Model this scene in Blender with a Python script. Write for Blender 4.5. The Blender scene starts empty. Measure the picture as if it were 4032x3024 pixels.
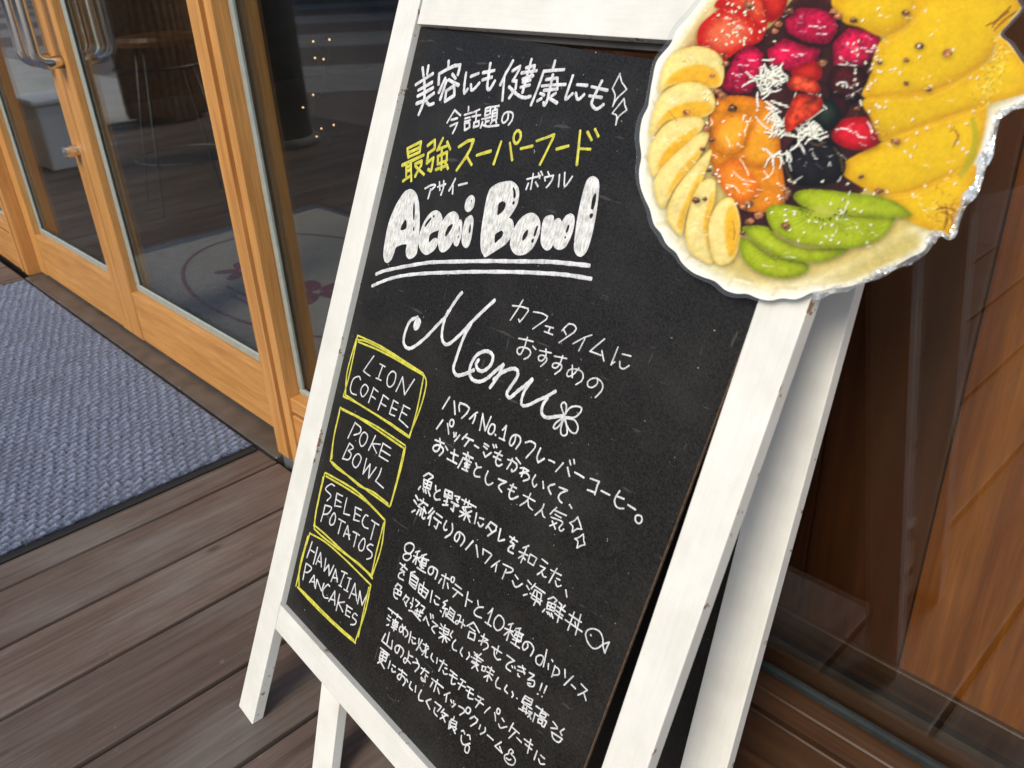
import bpy, bmesh, math, random
import numpy as np
from mathutils import Matrix, Vector

random.seed(7)
rng = np.random.default_rng(7)
scene = bpy.context.scene
COL = scene.collection

# ------------------------------------------------------------------ camera
CAM = np.array([0.0, 0.0, 1.0])
FPX = 3297.0                      # focal length in pixels of the 4032 px wide photograph
PITCH, ROLL, YAW = math.radians(27.90), math.radians(2.768), math.radians(-47.243)


def cam_axes():
    cy, sy, cp, sp = math.cos(YAW), math.sin(YAW), math.cos(PITCH), math.sin(PITCH)
    fwd = np.array([sy * cp, cy * cp, -sp])
    right = np.array([cy, -sy, 0.0])
    down = np.cross(fwd, right)
    cr, sr = math.cos(ROLL), math.sin(ROLL)
    return cr * right + sr * down, -sr * right + cr * down, fwd


AX_R, AX_D, AX_F = cam_axes()
cam_data = bpy.data.cameras.new('camera')
cam = bpy.data.objects.new('camera', cam_data)
COL.objects.link(cam)
cam_data.sensor_width = 36.0
cam_data.lens = FPX * 36.0 / 4032.0
cam_data.clip_start = 0.02
cam_data.clip_end = 400.0
m = Matrix.Identity(4)
for i in range(3):
    m[i][0], m[i][1], m[i][2], m[i][3] = AX_R[i], -AX_D[i], -AX_F[i], CAM[i]
cam.matrix_world = m
cam_data.dof.use_dof = True
cam_data.dof.focus_distance = 1.06
cam_data.dof.aperture_fstop = 9.0
scene.camera = cam

# ------------------------------------------------------------------ light
SUN_DIR = Vector((0.19, -0.74, 0.64)).normalized()      # towards the sun
world = bpy.data.worlds.new('World')
scene.world = world
world.use_nodes = True
wn = world.node_tree
wn.nodes.clear()
sky = wn.nodes.new('ShaderNodeTexSky')
sky.sky_type = 'NISHITA'
sky.sun_disc = False
sky.sun_elevation = math.asin(SUN_DIR.z)
sky.sun_rotation = math.atan2(SUN_DIR.x, SUN_DIR.y)
sky.air_density = 1.0
sky.dust_density = 1.2
sky.ozone_density = 2.2
bg = wn.nodes.new('ShaderNodeBackground')
bg.inputs['Strength'].default_value = 0.125
wo = wn.nodes.new('ShaderNodeOutputWorld')
wn.links.new(sky.outputs[0], bg.inputs[0])
wn.links.new(bg.outputs[0], wo.inputs[0])

sun_data = bpy.data.lights.new('sun', 'SUN')
sun_data.energy = 2.5
sun_data.angle = math.radians(24.0)
sun_data.color = (1.0, 0.92, 0.77)
sun = bpy.data.objects.new('sun', sun_data)
COL.objects.link(sun)
sun.rotation_euler = SUN_DIR.to_track_quat('Z', 'Y').to_euler()

scene.view_settings.view_transform = 'Standard'
scene.view_settings.look = 'None'
scene.view_settings.exposure = 0.32
scene.view_settings.gamma = 1.0
scene.render.engine = 'CYCLES'
scene.cycles.use_adaptive_sampling = True
scene.cycles.adaptive_threshold = 0.015
scene.cycles.max_bounces = 7
scene.cycles.diffuse_bounces = 3
scene.cycles.glossy_bounces = 4
scene.cycles.transparent_max_bounces = 16

# ------------------------------------------------------------------ helpers


def tag(o, label=None, cat=None, group=None, kind=None):
    if label:
        o['label'] = label
    if cat:
        o['category'] = cat
    if group:
        o['group'] = group
    if kind:
        o['kind'] = kind
    return o


WM = {}                           # world matrix of every object built here


def place(o, parent, M=None):
    M = M if M is not None else Matrix.Identity(4)
    COL.objects.link(o)
    if parent is not None:
        o.parent = parent
        o.matrix_basis = WM[parent.name].inverted() @ M
    else:
        o.matrix_basis = M
    WM[o.name] = M
    return o


def empty(name, loc=(0, 0, 0)):
    o = bpy.data.objects.new(name, None)
    o.empty_display_size = 0.1
    return place(o, None, Matrix.Translation(Vector(loc)))


def mesh_obj(name, verts, faces, mat=None, parent=None, smooth=False, M=None):
    me = bpy.data.meshes.new(name)
    me.from_pydata([tuple(map(float, v)) for v in verts], [], faces)
    me.update()
    if smooth:
        me.polygons.foreach_set('use_smooth', [True] * len(me.polygons))
    if mat is not None:
        me.materials.append(mat)
    return place(bpy.data.objects.new(name, me), parent, M)


def box(name, p0, p1, mat, parent=None, bevel=0.002, seg=1, M=None):
    """box between two corners (in the frame M, else the world), its own origin at its centre"""
    c = [(a + b) / 2 for a, b in zip(p0, p1)]
    bm = bmesh.new()
    bmesh.ops.create_cube(bm, size=1.0)
    for v in bm.verts:
        v.co = Vector([v.co[i] * abs(p1[i] - p0[i]) for i in range(3)])
    if bevel > 0:
        bmesh.ops.bevel(bm, geom=bm.edges[:], offset=bevel, segments=seg, affect='EDGES', profile=0.7)
    me = bpy.data.meshes.new(name)
    bm.to_mesh(me)
    bm.free()
    if mat:
        me.materials.append(mat)
    T = Matrix.Translation(Vector(c))
    return place(bpy.data.objects.new(name, me), parent, (M @ T) if M is not None else T)


def tube_mesh(pts, r, n=12, closed=False):
    pts = [Vector(p) for p in pts]
    V, F = [], []
    N = len(pts)
    up = None
    for i, p in enumerate(pts):
        a = pts[i - 1] if (i > 0 or closed) else p
        b = pts[(i + 1) % N] if (i < N - 1 or closed) else p
        t = (b - a).normalized()
        if up is None:
            up = Vector((0, 0, 1)) if abs(t.z) < 0.9 else Vector((1, 0, 0))
        s = t.cross(up).normalized()
        up = s.cross(t).normalized()
        rr = r[i] if isinstance(r, (list, tuple)) else r
        for k in range(n):
            a_ = 2 * math.pi * k / n
            V.append(p + (s * math.cos(a_) + up * math.sin(a_)) * rr)
    segs = N if closed else N - 1
    for i in range(segs):
        j = (i + 1) % N
        for k in range(n):
            k2 = (k + 1) % n
            F.append((i * n + k, i * n + k2, j * n + k2, j * n + k))
    if not closed:
        F.append(tuple(range(n))[::-1])
        F.append(tuple((N - 1) * n + k for k in range(n)))
    return V, F


def tube(name, pts, r, mat, parent=None, n=12, closed=False):
    V, F = tube_mesh(pts, r, n, closed)
    return mesh_obj(name, V, F, mat, parent, smooth=True)


# ------------------------------------------------------------------ materials
MATS = {}


def new_mat(name):
    mt = bpy.data.materials.new(name)
    mt.use_nodes = True
    nt = mt.node_tree
    nt.nodes.clear()
    out = nt.nodes.new('ShaderNodeOutputMaterial')
    MATS[name] = mt
    return mt, nt, out


def N_(nt, typ, **kw):
    n = nt.nodes.new(typ)
    for k, v in kw.items():
        if k in n.inputs:
            n.inputs[k].default_value = v
        else:
            setattr(n, k, v)
    return n


def ramp(nt, fac, stops):
    r = nt.nodes.new('ShaderNodeValToRGB')
    cr = r.color_ramp
    while len(cr.elements) > 1:
        cr.elements.remove(cr.elements[-1])
    cr.elements[0].position = stops[0][0]
    cr.elements[0].color = (*stops[0][1], 1) if len(stops[0][1]) == 3 else stops[0][1]
    for p, c in stops[1:]:
        e = cr.elements.new(p)
        e.color = (*c, 1) if len(c) == 3 else c
    nt.links.new(fac, r.inputs[0])
    return r.outputs[0]


def g3(v):
    return (v, v, v)


def coords(nt, scale=(1, 1, 1), rand=True, loc=(0, 0, 0)):
    tc = nt.nodes.new('ShaderNodeTexCoord')
    mp = nt.nodes.new('ShaderNodeMapping')
    mp.inputs['Scale'].default_value = scale
    mp.inputs['Location'].default_value = loc
    nt.links.new(tc.outputs['Object'], mp.inputs[0])
    if rand:
        oi = nt.nodes.new('ShaderNodeObjectInfo')
        mul = N_(nt, 'ShaderNodeMath', operation='MULTIPLY')
        nt.links.new(oi.outputs['Random'], mul.inputs[0])
        mul.inputs[1].default_value = 37.0
        add = nt.nodes.new('ShaderNodeVectorMath')
        add.operation = 'ADD'
        nt.links.new(mp.outputs[0], add.inputs[0])
        nt.links.new(mul.outputs[0], add.inputs[1])
        return add.outputs[0]
    return mp.outputs[0]


def noise(nt, vec, scale, detail=4, rough=0.55, dist=0.0):
    n = nt.nodes.new('ShaderNodeTexNoise')
    n.inputs['Scale'].default_value = scale
    n.inputs['Detail'].default_value = detail
    n.inputs['Roughness'].default_value = rough
    n.inputs['Distortion'].default_value = dist
    if vec is not None:
        nt.links.new(vec, n.inputs['Vector'])
    return n.outputs[0]


def mixc(nt, fac, a, b, mode='MIX'):
    mx = nt.nodes.new('ShaderNodeMix')
    mx.data_type = 'RGBA'
    mx.blend_type = mode
    for sock, val in ((mx.inputs[0], fac), (mx.inputs[6], a), (mx.inputs[7], b)):
        if isinstance(val, bpy.types.NodeSocket):
            nt.links.new(val, sock)
        elif isinstance(val, (int, float)):
            sock.default_value = val
        else:
            sock.default_value = (*val, 1)
    return mx.outputs[2]


def bump(nt, h, strength=0.3, dist=0.002):
    b = nt.nodes.new('ShaderNodeBump')
    b.inputs['Strength'].default_value = strength
    b.inputs['Distance'].default_value = dist
    nt.links.new(h, b.inputs['Height'])
    return b.outputs[0]


def setin(nt, p, **kw):
    for k, v in kw.items():
        k = k.replace('_', ' ')
        s = p.inputs[k]
        if isinstance(v, bpy.types.NodeSocket):
            nt.links.new(v, s)
        elif isinstance(v, tuple) and len(v) == 3:
            s.default_value = (*v, 1)
        else:
            s.default_value = v


def plain(name, col, rough=0.5, var=0.12, scale=40.0, metal=0.0, spec=0.5, bmp=0.1, coat=0.0):
    mt, nt, out = new_mat(name)
    p = nt.nodes.new('ShaderNodeBsdfPrincipled')
    vec = coords(nt)
    n = noise(nt, vec, scale)
    lo = tuple(c * (1 - var) for c in col)
    hi = tuple(min(1, c * (1 + var)) for c in col)
    setin(nt, p, Base_Color=ramp(nt, n, [(0.3, lo), (0.7, hi)]), Roughness=rough, Metallic=metal)
    p.inputs['Specular IOR Level'].default_value = spec
    p.inputs['Coat Weight'].default_value = coat
    if bmp > 0:
        setin(nt, p, Normal=bump(nt, n, bmp, 0.001))
    nt.links.new(p.outputs[0], out.inputs[0])
    return mt


def wood(name, axis, base, dark, light, rough=0.42, grain=60.0, coat=0.0, bstr=0.15, knots=False, contrast=1.0):
    """planed timber with the grain along one axis of the piece"""
    mt, nt, out = new_mat(name)
    p = nt.nodes.new('ShaderNodeBsdfPrincipled')
    sc = [1.0, 1.0, 1.0]
    sc[axis] = 0.045
    vec = coords(nt, tuple(sc))
    n1 = noise(nt, vec, grain, 5, 0.6, 0.6)
    n2 = noise(nt, vec, grain * 5, 3, 0.6)
    n3 = noise(nt, coords(nt), 3.0, 3)
    c = ramp(nt, n1, [(0.28, dark), (0.5, base), (0.72, light)])
    f2 = ramp(nt, n2, [(0.35, g3(1 - 0.22 * contrast)), (0.65, g3(1.0))])
    c = mixc(nt, 1.0, c, f2, 'MULTIPLY')
    c = mixc(nt, 1.0, c, ramp(nt, n3, [(0.3, g3(0.88)), (0.7, g3(1.08))]), 'MULTIPLY')
    setin(nt, p, Base_Color=c, Roughness=rough, Normal=bump(nt, n2, bstr, 0.0008))
    p.inputs['Coat Weight'].default_value = coat
    nt.links.new(p.outputs[0], out.inputs[0])
    return mt


OAK = ((0.62, 0.295, 0.085), (0.49, 0.215, 0.056), (0.70, 0.36, 0.118))
wood('oak_x', 0, *OAK, grain=45)
wood('oak_z', 2, *OAK, grain=45)
wood('oak_y', 1, *OAK, grain=45)
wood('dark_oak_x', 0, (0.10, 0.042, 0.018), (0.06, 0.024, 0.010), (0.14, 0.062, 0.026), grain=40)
wood('stained_oak_x', 0, (0.075, 0.033, 0.014), (0.048, 0.020, 0.008), (0.10, 0.046, 0.02), grain=45)  # stain and the sign's shade both put into this oak colour
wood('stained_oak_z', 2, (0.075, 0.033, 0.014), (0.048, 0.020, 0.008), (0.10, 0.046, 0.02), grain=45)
wood('shaded_pine_z', 2, (0.100, 0.029, 0.0085), (0.058, 0.015, 0.0045), (0.135, 0.043, 0.012), grain=30, rough=0.35)  # screen boards with the sign's shadow put into their colour
wood('pine_panel', 2, (0.35, 0.104, 0.013), (0.20, 0.048, 0.006), (0.48, 0.160, 0.022), grain=26, rough=0.35, contrast=1.3)


def deck_mat():
    mt, nt, out = new_mat('deck_wood')
    p = nt.nodes.new('ShaderNodeBsdfPrincipled')
    vec = coords(nt, (1.0, 0.03, 1.0))
    n1 = noise(nt, vec, 70, 5, 0.62, 0.8)
    n2 = noise(nt, vec, 330, 3, 0.6)
    wear = noise(nt, coords(nt, (1, 0.35, 1)), 7, 5, 0.65)
    spots = noise(nt, coords(nt), 60, 2, 0.5)
    c = ramp(nt, n1, [(0.27, (0.074, 0.047, 0.037)), (0.5, (0.118, 0.080, 0.063)), (0.75, (0.158, 0.115, 0.093))])
    grey = ramp(nt, n1, [(0.3, (0.145, 0.122, 0.108)), (0.7, (0.215, 0.188, 0.168))])
    c = mixc(nt, ramp(nt, wear, [(0.44, g3(0.0)), (0.66, g3(0.8))]), c, grey)
    c = mixc(nt, 1.0, c, ramp(nt, n2, [(0.33, g3(0.82)), (0.6, g3(1.02))]), 'MULTIPLY')
    c = mixc(nt, ramp(nt, spots, [(0.72, g3(0)), (0.78, g3(0.5))]), c, (0.22, 0.17, 0.13))
    oi = nt.nodes.new('ShaderNodeObjectInfo')
    c = mixc(nt, 1.0, c, ramp(nt, oi.outputs['Random'], [(0, g3(0.86)), (1, g3(1.12))]), 'MULTIPLY')
    # knots
    vo = nt.nodes.new('ShaderNodeTexVoronoi')
    vo.inputs['Scale'].default_value = 5.5
    nt.links.new(coords(nt, (1.3, 0.55, 0.0)), vo.inputs['Vector'])
    c = mixc(nt, ramp(nt, vo.outputs[0], [(0.035, g3(0.75)), (0.075, g3(0.0))]), c, (0.028, 0.016, 0.013))
    setin(nt, p, Base_Color=c, Roughness=ramp(nt, n1, [(0.3, g3(0.62)), (0.7, g3(0.48))]), Normal=bump(nt, n2, 0.35, 0.0010))
    nt.links.new(p.outputs[0], out.inputs[0])


deck_mat()


def paint_mat():
    """off-white brushed paint on timber, chipped to the wood along its edges"""
    for axis, nm in ((0, 'white_paint_x'), (1, 'white_paint_y')):
        mt, nt, out = new_mat(nm)
        p = nt.nodes.new('ShaderNodeBsdfPrincipled')
        sc = [1.0, 1.0, 1.0]
        sc[axis] = 0.06
        vec = coords(nt, tuple(sc))
        brush = noise(nt, vec, 330, 4, 0.6, 0.4)
        blot = noise(nt, coords(nt), 17, 5, 0.6)
        fine = noise(nt, coords(nt), 130, 3, 0.6)
        c = ramp(nt, blot, [(0.3, (0.68, 0.668, 0.61)), (0.7, (0.78, 0.77, 0.72))])
        c = mixc(nt, 1.0, c, ramp(nt, brush, [(0.30, g3(0.95)), (0.55, g3(1.0))]), 'MULTIPLY')
        # grubby scuffs
        c = mixc(nt, ramp(nt, fine, [(0.70, g3(0)), (0.78, g3(0.45))]), c, (0.50, 0.48, 0.43))
        # bare wood where the paint has chipped off the arrises
        tc = nt.nodes.new('ShaderNodeTexCoord')
        sep = nt.nodes.new('ShaderNodeSeparateXYZ')
        nt.links.new(tc.outputs['Generated'], sep.inputs[0])
        cross = 1 if axis == 0 else 0
        d = N_(nt, 'ShaderNodeMath', operation='SUBTRACT')
        nt.links.new(sep.outputs[cross], d.inputs[0])
        d.inputs[1].default_value = 0.5
        a = N_(nt, 'ShaderNodeMath', operation='ABSOLUTE')
        nt.links.new(d.outputs[0], a.inputs[0])
        edge = ramp(nt, a.outputs[0], [(0.42, g3(0.0)), (0.495, g3(1.0))])
        chip = noise(nt, coords(nt, (1, 1, 1)), 42, 5, 0.7)
        s = N_(nt, 'ShaderNodeMath', operation='MULTIPLY')
        nt.links.new(edge, s.inputs[0])
        nt.links.new(chip, s.inputs[1])
        cm = ramp(nt, s.outputs[0], [(0.612, g3(0)), (0.622, g3(1))])
        c = mixc(nt, cm, c, (0.33, 0.20, 0.125))
        setin(nt, p, Base_Color=c, Roughness=0.5, Normal=bump(nt, brush, 0.15, 0.0005))
        nt.links.new(p.outputs[0], out.inputs[0])


paint_mat()


def board_mat():
    mt, nt, out = new_mat('chalkboard_black')
    p = nt.nodes.new('ShaderNodeBsdfPrincipled')
    co = coords(nt, rand=False)
    grit = noise(nt, co, 430, 2, 0.7)
    smear = noise(nt, coords(nt, (1, 1.3, 1), rand=False), 9, 5, 0.6)
    scr = noise(nt, coords(nt, (1.0, 0.12, 1), rand=False, loc=(3, 1, 0)), 210, 2, 0.4)
    c = ramp(nt, grit, [(0.36, (0.0045, 0.0040, 0.0034)), (0.68, (0.017, 0.0152, 0.013))])
    c = mixc(nt, ramp(nt, smear, [(0.46, g3(0)), (0.78, g3(0.45))]), c, (0.040, 0.037, 0.033))
    c = mixc(nt, ramp(nt, scr, [(0.74, g3(0)), (0.79, g3(0.25))]), c, (0.16, 0.15, 0.14))
    sc2 = noise(nt, coords(nt, (0.16, 1.0, 1), rand=False, loc=(1, 5, 0)), 160, 2, 0.4)
    c = mixc(nt, ramp(nt, sc2, [(0.72, g3(0)), (0.77, g3(0.22))]), c, (0.16, 0.15, 0.14))
    dots = noise(nt, co, 260, 1, 0.3)
    c = mixc(nt, ramp(nt, dots, [(0.80, g3(0)), (0.83, g3(0.6))]), c, (0.4, 0.4, 0.38))
    setin(nt, p, Base_Color=c, Roughness=ramp(nt, grit, [(0.3, g3(0.42)), (0.7, g3(0.56))]), Normal=bump(nt, grit, 0.42, 0.0006))
    p.inputs['Specular IOR Level'].default_value = 0.36
    nt.links.new(p.outputs[0], out.inputs[0])


board_mat()


def chalk_ink(name, col, streak=0.25):
    mt, nt, out = new_mat(name)
    p = nt.nodes.new('ShaderNodeBsdfPrincipled')
    a = noise(nt, coords(nt, (1, 0.3, 1), rand=False), 420, 3, 0.6)
    b = noise(nt, coords(nt, rand=False), 90, 4, 0.6)
    lo = tuple(c * (1 - streak) for c in col)
    c = ramp(nt, a, [(0.33, lo), (0.58, col)])
    c = mixc(nt, 1.0, c, ramp(nt, b, [(0.32, g3(0.74)), (0.58, g3(1.0))]), 'MULTIPLY')
    setin(nt, p, Base_Color=c, Roughness=0.6)
    nt.links.new(p.outputs[0], out.inputs[0])


chalk_ink('white_marker', (0.76, 0.76, 0.78), 0.30)
chalk_ink('white_marker_fill', (0.78, 0.78, 0.75), 0.42)
chalk_ink('yellow_marker', (0.68, 0.64, 0.075), 0.32)

plain('brushed_steel', (0.72, 0.71, 0.68), 0.16, 0.05, 60, metal=1.0, bmp=0.02)
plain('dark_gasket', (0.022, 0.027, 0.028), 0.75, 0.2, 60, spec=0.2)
plain('grey_gasket', (0.30, 0.33, 0.30), 0.5, 0.1, 60)
plain('black_rubber', (0.012, 0.012, 0.014), 0.7, 0.2, 120)
plain('dark_gap', (0.006, 0.005, 0.005), 0.9, 0.1)
plain('raw_board_edge', (0.10, 0.06, 0.035), 0.8, 0.4, 160)
plain('concrete', (0.10, 0.10, 0.10), 0.7, 0.2, 9)
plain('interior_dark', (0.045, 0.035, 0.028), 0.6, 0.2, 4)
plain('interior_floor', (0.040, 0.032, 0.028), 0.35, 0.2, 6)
plain('plaster', (0.34, 0.29, 0.22), 0.8, 0.1, 5)
plain('slate', (0.085, 0.072, 0.062), 0.42, 0.3, 14, bmp=0.2)
plain('reed', (0.30, 0.15, 0.065), 0.8, 0.45, 30)
plain('beige', (0.40, 0.33, 0.23), 0.8, 0.1, 5)
plain('white_plastic', (0.72, 0.74, 0.76), 0.5, 0.06, 10)
plain('pale_granite', (0.60, 0.565, 0.51), 0.6, 0.15, 3)
plain('dark_steel', (0.045, 0.046, 0.05), 0.5, 0.1, 30)
plain('thin_metal', (0.13, 0.135, 0.14), 0.45, 0.1, 30)


def two_sided(nt, fr, ior):
    """the same reflectance on both faces of a thin sheet"""
    ge = nt.nodes.new('ShaderNodeNewGeometry')
    mr = nt.nodes.new('ShaderNodeMapRange')
    mr.inputs['To Min'].default_value = ior
    mr.inputs['To Max'].default_value = 1.0 / ior
    nt.links.new(ge.outputs['Backfacing'], mr.inputs['Value'])
    nt.links.new(mr.outputs[0], fr.inputs['IOR'])


def glass_mat(name, tint, ior, extra=0.0):
    mt, nt, out = new_mat(name)
    tr = nt.nodes.new('ShaderNodeBsdfTransparent')
    tr.inputs[0].default_value = (*tint, 1)
    gl = nt.nodes.new('ShaderNodeBsdfGlossy')
    gl.inputs['Roughness'].default_value = 0.0
    gl.inputs['Color'].default_value = (0.95, 0.97, 0.97, 1)
    fr = nt.nodes.new('ShaderNodeFresnel')
    two_sided(nt, fr, ior)
    mx = nt.nodes.new('ShaderNodeMixShader')
    # grease and dust smears that catch a little light
    df = nt.nodes.new('ShaderNodeBsdfDiffuse')
    df.inputs[0].default_value = (0.6, 0.6, 0.58, 1)
    sm = noise(nt, coords(nt, (1, 1, 0.5), rand=False), 5, 6, 0.7)
    nt.links.new(fr.outputs[0], mx.inputs[0])
    nt.links.new(tr.outputs[0], mx.inputs[1])
    nt.links.new(gl.outputs[0], mx.inputs[2])
    m2 = nt.nodes.new('ShaderNodeMixShader')
    nt.links.new(ramp(nt, sm, [(0.45, g3(0.0006)), (0.78, g3(0.006))]), m2.inputs[0])
    nt.links.new(mx.outputs[0], m2.inputs[1])
    nt.links.new(df.outputs[0], m2.inputs[2])
    nt.links.new(m2.outputs[0], out.inputs[0])


glass_mat('window_glass', (0.90, 0.915, 0.90), 1.62)


def film_mat():
    mt, nt, out = new_mat('laminate_film')
    tr = nt.nodes.new('ShaderNodeBsdfTransparent')
    tr.inputs[0].default_value = (0.90, 0.92, 0.92, 1)
    gl = nt.nodes.new('ShaderNodeBsdfGlossy')
    gl.inputs['Roughness'].default_value = 0.12
    fr = nt.nodes.new('ShaderNodeFresnel')
    two_sided(nt, fr, 1.5)
    mx = nt.nodes.new('ShaderNodeMixShader')
    nt.links.new(fr.outputs[0], mx.inputs[0])
    nt.links.new(tr.outputs[0], mx.inputs[1])
    nt.links.new(gl.outputs[0], mx.inputs[2])
    df = nt.nodes.new('ShaderNodeBsdfDiffuse')
    df.inputs[0].default_value = (0.75, 0.78, 0.78, 1)
    m2 = nt.nodes.new('ShaderNodeMixShader')
    m2.inputs[0].default_value = 0.05
    nt.links.new(mx.outputs[0], m2.inputs[1])
    nt.links.new(df.outputs[0], m2.inputs[2])
    nt.links.new(m2.outputs[0], out.inputs[0])


film_mat()


def crinkle_mat():
    mt, nt, out = new_mat('crinkled_film')
    tr = nt.nodes.new('ShaderNodeBsdfTransparent')
    gl = nt.nodes.new('ShaderNodeBsdfGlossy')
    gl.inputs['Roughness'].default_value = 0.10
    gl.inputs['Color'].default_value = (0.95, 0.95, 0.93, 1)
    df = nt.nodes.new('ShaderNodeBsdfDiffuse')
    df.inputs[0].default_value = (0.72, 0.73, 0.70, 1)
    a = nt.nodes.new('ShaderNodeMixShader'); a.inputs[0].default_value = 0.5
    nt.links.new(gl.outputs[0], a.inputs[1]); nt.links.new(df.outputs[0], a.inputs[2])
    b = nt.nodes.new('ShaderNodeMixShader')
    nt.links.new(ramp(nt, noise(nt, coords(nt, rand=False), 55, 4, 0.7), [(0.42, g3(0.15)), (0.56, g3(0.9))]), b.inputs[0])
    nt.links.new(tr.outputs[0], b.inputs[1]); nt.links.new(a.outputs[0], b.inputs[2])
    nt.links.new(b.outputs[0], out.inputs[0])


crinkle_mat()


def emit(name, col, s):
    mt, nt, out = new_mat(name)
    e = nt.nodes.new('ShaderNodeEmission')
    e.inputs[0].default_value = (*col, 1)
    e.inputs[1].default_value = s
    nt.links.new(e.outputs[0], out.inputs[0])


emit('warm_bulb', (1.0, 0.66, 0.30), 1.7)


def mat_pile():
    mt, nt, out = new_mat('mat_pile')
    p = nt.nodes.new('ShaderNodeBsdfPrincipled')
    n = noise(nt, coords(nt), 150, 4, 0.7)
    n2 = noise(nt, coords(nt), 620, 2, 0.6)
    n3 = noise(nt, coords(nt), 6, 3, 0.6)
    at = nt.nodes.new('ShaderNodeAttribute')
    at.attribute_name = 'pile_shade'
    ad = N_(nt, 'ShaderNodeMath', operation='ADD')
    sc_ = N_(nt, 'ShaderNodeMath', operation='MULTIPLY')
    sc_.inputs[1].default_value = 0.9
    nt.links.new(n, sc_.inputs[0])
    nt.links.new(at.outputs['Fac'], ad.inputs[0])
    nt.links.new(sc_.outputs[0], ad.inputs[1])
    c = ramp(nt, ad.outputs[0], [(0.48, (0.026, 0.036, 0.072)), (0.74, (0.092, 0.120, 0.205)), (1.0, (0.255, 0.305, 0.43))])  # low pile darker, tips paler: shade between the scales as colour
    c = mixc(nt, 1.0, c, ramp(nt, n2, [(0.3, g3(0.55)), (0.65, g3(1.15))]), 'MULTIPLY')
    c = mixc(nt, 1.0, c, ramp(nt, n3, [(0.3, g3(0.85)), (0.7, g3(1.1))]), 'MULTIPLY')
    setin(nt, p, Base_Color=c, Roughness=0.95, Normal=bump(nt, n2, 0.8, 0.003))
    p.inputs['Sheen Weight'].default_value = 0.3
    p.inputs['Specular IOR Level'].default_value = 0.1
    nt.links.new(p.outputs[0], out.inputs[0])


mat_pile()


def paving_mat():
    mt, nt, out = new_mat('paving')
    p = nt.nodes.new('ShaderNodeBsdfPrincipled')
    br = nt.nodes.new('ShaderNodeTexBrick')
    br.inputs['Scale'].default_value = 1.0
    br.inputs['Brick Width'].default_value = 0.6
    br.inputs['Row Height'].default_value = 0.3
    br.inputs['Mortar Size'].default_value = 0.008
    br.inputs['Color1'].default_value = (0.44, 0.41, 0.385, 1)
    br.inputs['Color2'].default_value = (0.37, 0.345, 0.325, 1)
    br.inputs['Mortar'].default_value = (0.12, 0.11, 0.11, 1)
    nt.links.new(coords(nt, rand=False), br.inputs['Vector'])
    wv = nt.nodes.new('ShaderNodeTexWave')
    wv.bands_direction = 'DIAGONAL'
    wv.inputs['Scale'].default_value = 0.11
    wv.inputs['Distortion'].default_value = 0.0
    nt.links.new(coords(nt, rand=False), wv.inputs['Vector'])
    c = mixc(nt, ramp(nt, wv.outputs[0], [(0.45, g3(0)), (0.5, g3(0.75))]), br.outputs[0], (0.15, 0.095, 0.085))
    setin(nt, p, Base_Color=c, Roughness=0.8)
    nt.links.new(p.outputs[0], out.inputs[0])


paving_mat()

# ================================================================== the setting
X0, X1 = -6.3, 3.0
WALL = 0.684                      # front edge of the threshold
M_ = MATS

ground = mesh_obj('street_pavement', [(-60, -60, -0.16), (40, -60, -0.16), (40, 20, -0.16), (-60, 20, -0.16)], [(0, 1, 2, 3)], M_['paving'])
tag(ground, kind='structure')

plaza = box('plaza_paving', (-40, -1.62, -0.2), (X0 - 0.03, 0.684, -0.02), M_['pale_granite'], bevel=0)
tag(plaza, kind='structure')
deck = box('deck', (X0, -1.62, -0.15), (X1, 0.684, -0.042), M_['dark_gap'], bevel=0)
tag(deck, kind='structure')
gaps = [-1.0215, -1.194, -1.3545, -1.513]
while gaps[-1] > X0 + 0.2:
    gaps.append(gaps[-1] - 0.1645)
gaps = gaps[::-1]
while gaps[-1] < X1 - 0.2:
    gaps.append(gaps[-1] + 0.1645)
for i in range(len(gaps) - 1):
    a, b = gaps[i], gaps[i + 1]
    g = 0.0032 + 0.0010 * random.random()
    z = -0.0015 * random.random()
    box('plank', (a + g, -1.62, z - 0.04), (b - g, 0.681, z), M_['deck_wood'], deck, bevel=0.0045, seg=2)

# interior room behind the glass
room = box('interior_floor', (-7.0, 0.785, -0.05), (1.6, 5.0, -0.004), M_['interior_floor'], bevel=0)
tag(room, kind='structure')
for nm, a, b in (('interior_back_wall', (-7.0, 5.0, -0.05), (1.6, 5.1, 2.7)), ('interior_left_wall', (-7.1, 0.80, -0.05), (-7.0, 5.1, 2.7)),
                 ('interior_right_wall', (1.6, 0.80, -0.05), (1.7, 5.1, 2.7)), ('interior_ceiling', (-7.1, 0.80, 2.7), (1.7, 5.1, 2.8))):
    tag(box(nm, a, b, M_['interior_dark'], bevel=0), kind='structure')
upper = box('shop_front_wall', (X0, 0.70, 2.16), (X1, 0.80, 3.6), M_['plaster'], bevel=0)
tag(upper, 'plastered shop wall above the glass doors', 'wall')

# threshold of dark stone
thr = empty('threshold', (-2.4, 0.71, 0.0))
tag(thr, 'dark stone threshold running under the two glass doors', 'threshold')
js = [-3.29, -2.93, -2.02, -1.525]
for a, b in zip(js[:-1], js[1:]):
    box('stone', (a + 0.0015, WALL, -0.04), (b - 0.0015, 0.784, 0.004), M_['slate'], thr, bevel=0.003)
box('edge_strip', (-3.29, WALL - 0.0065, -0.04), (-1.525, WALL - 0.0005, 0.002), M_['dark_gap'], thr, bevel=0.001)

# ------------------------------------------------------------------ door frame
df = empty('door_frame', (-2.4, 0.72, 0.0))
tag(df, 'honey coloured timber frame with grooved posts around the glass doors', 'door frame')


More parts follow.
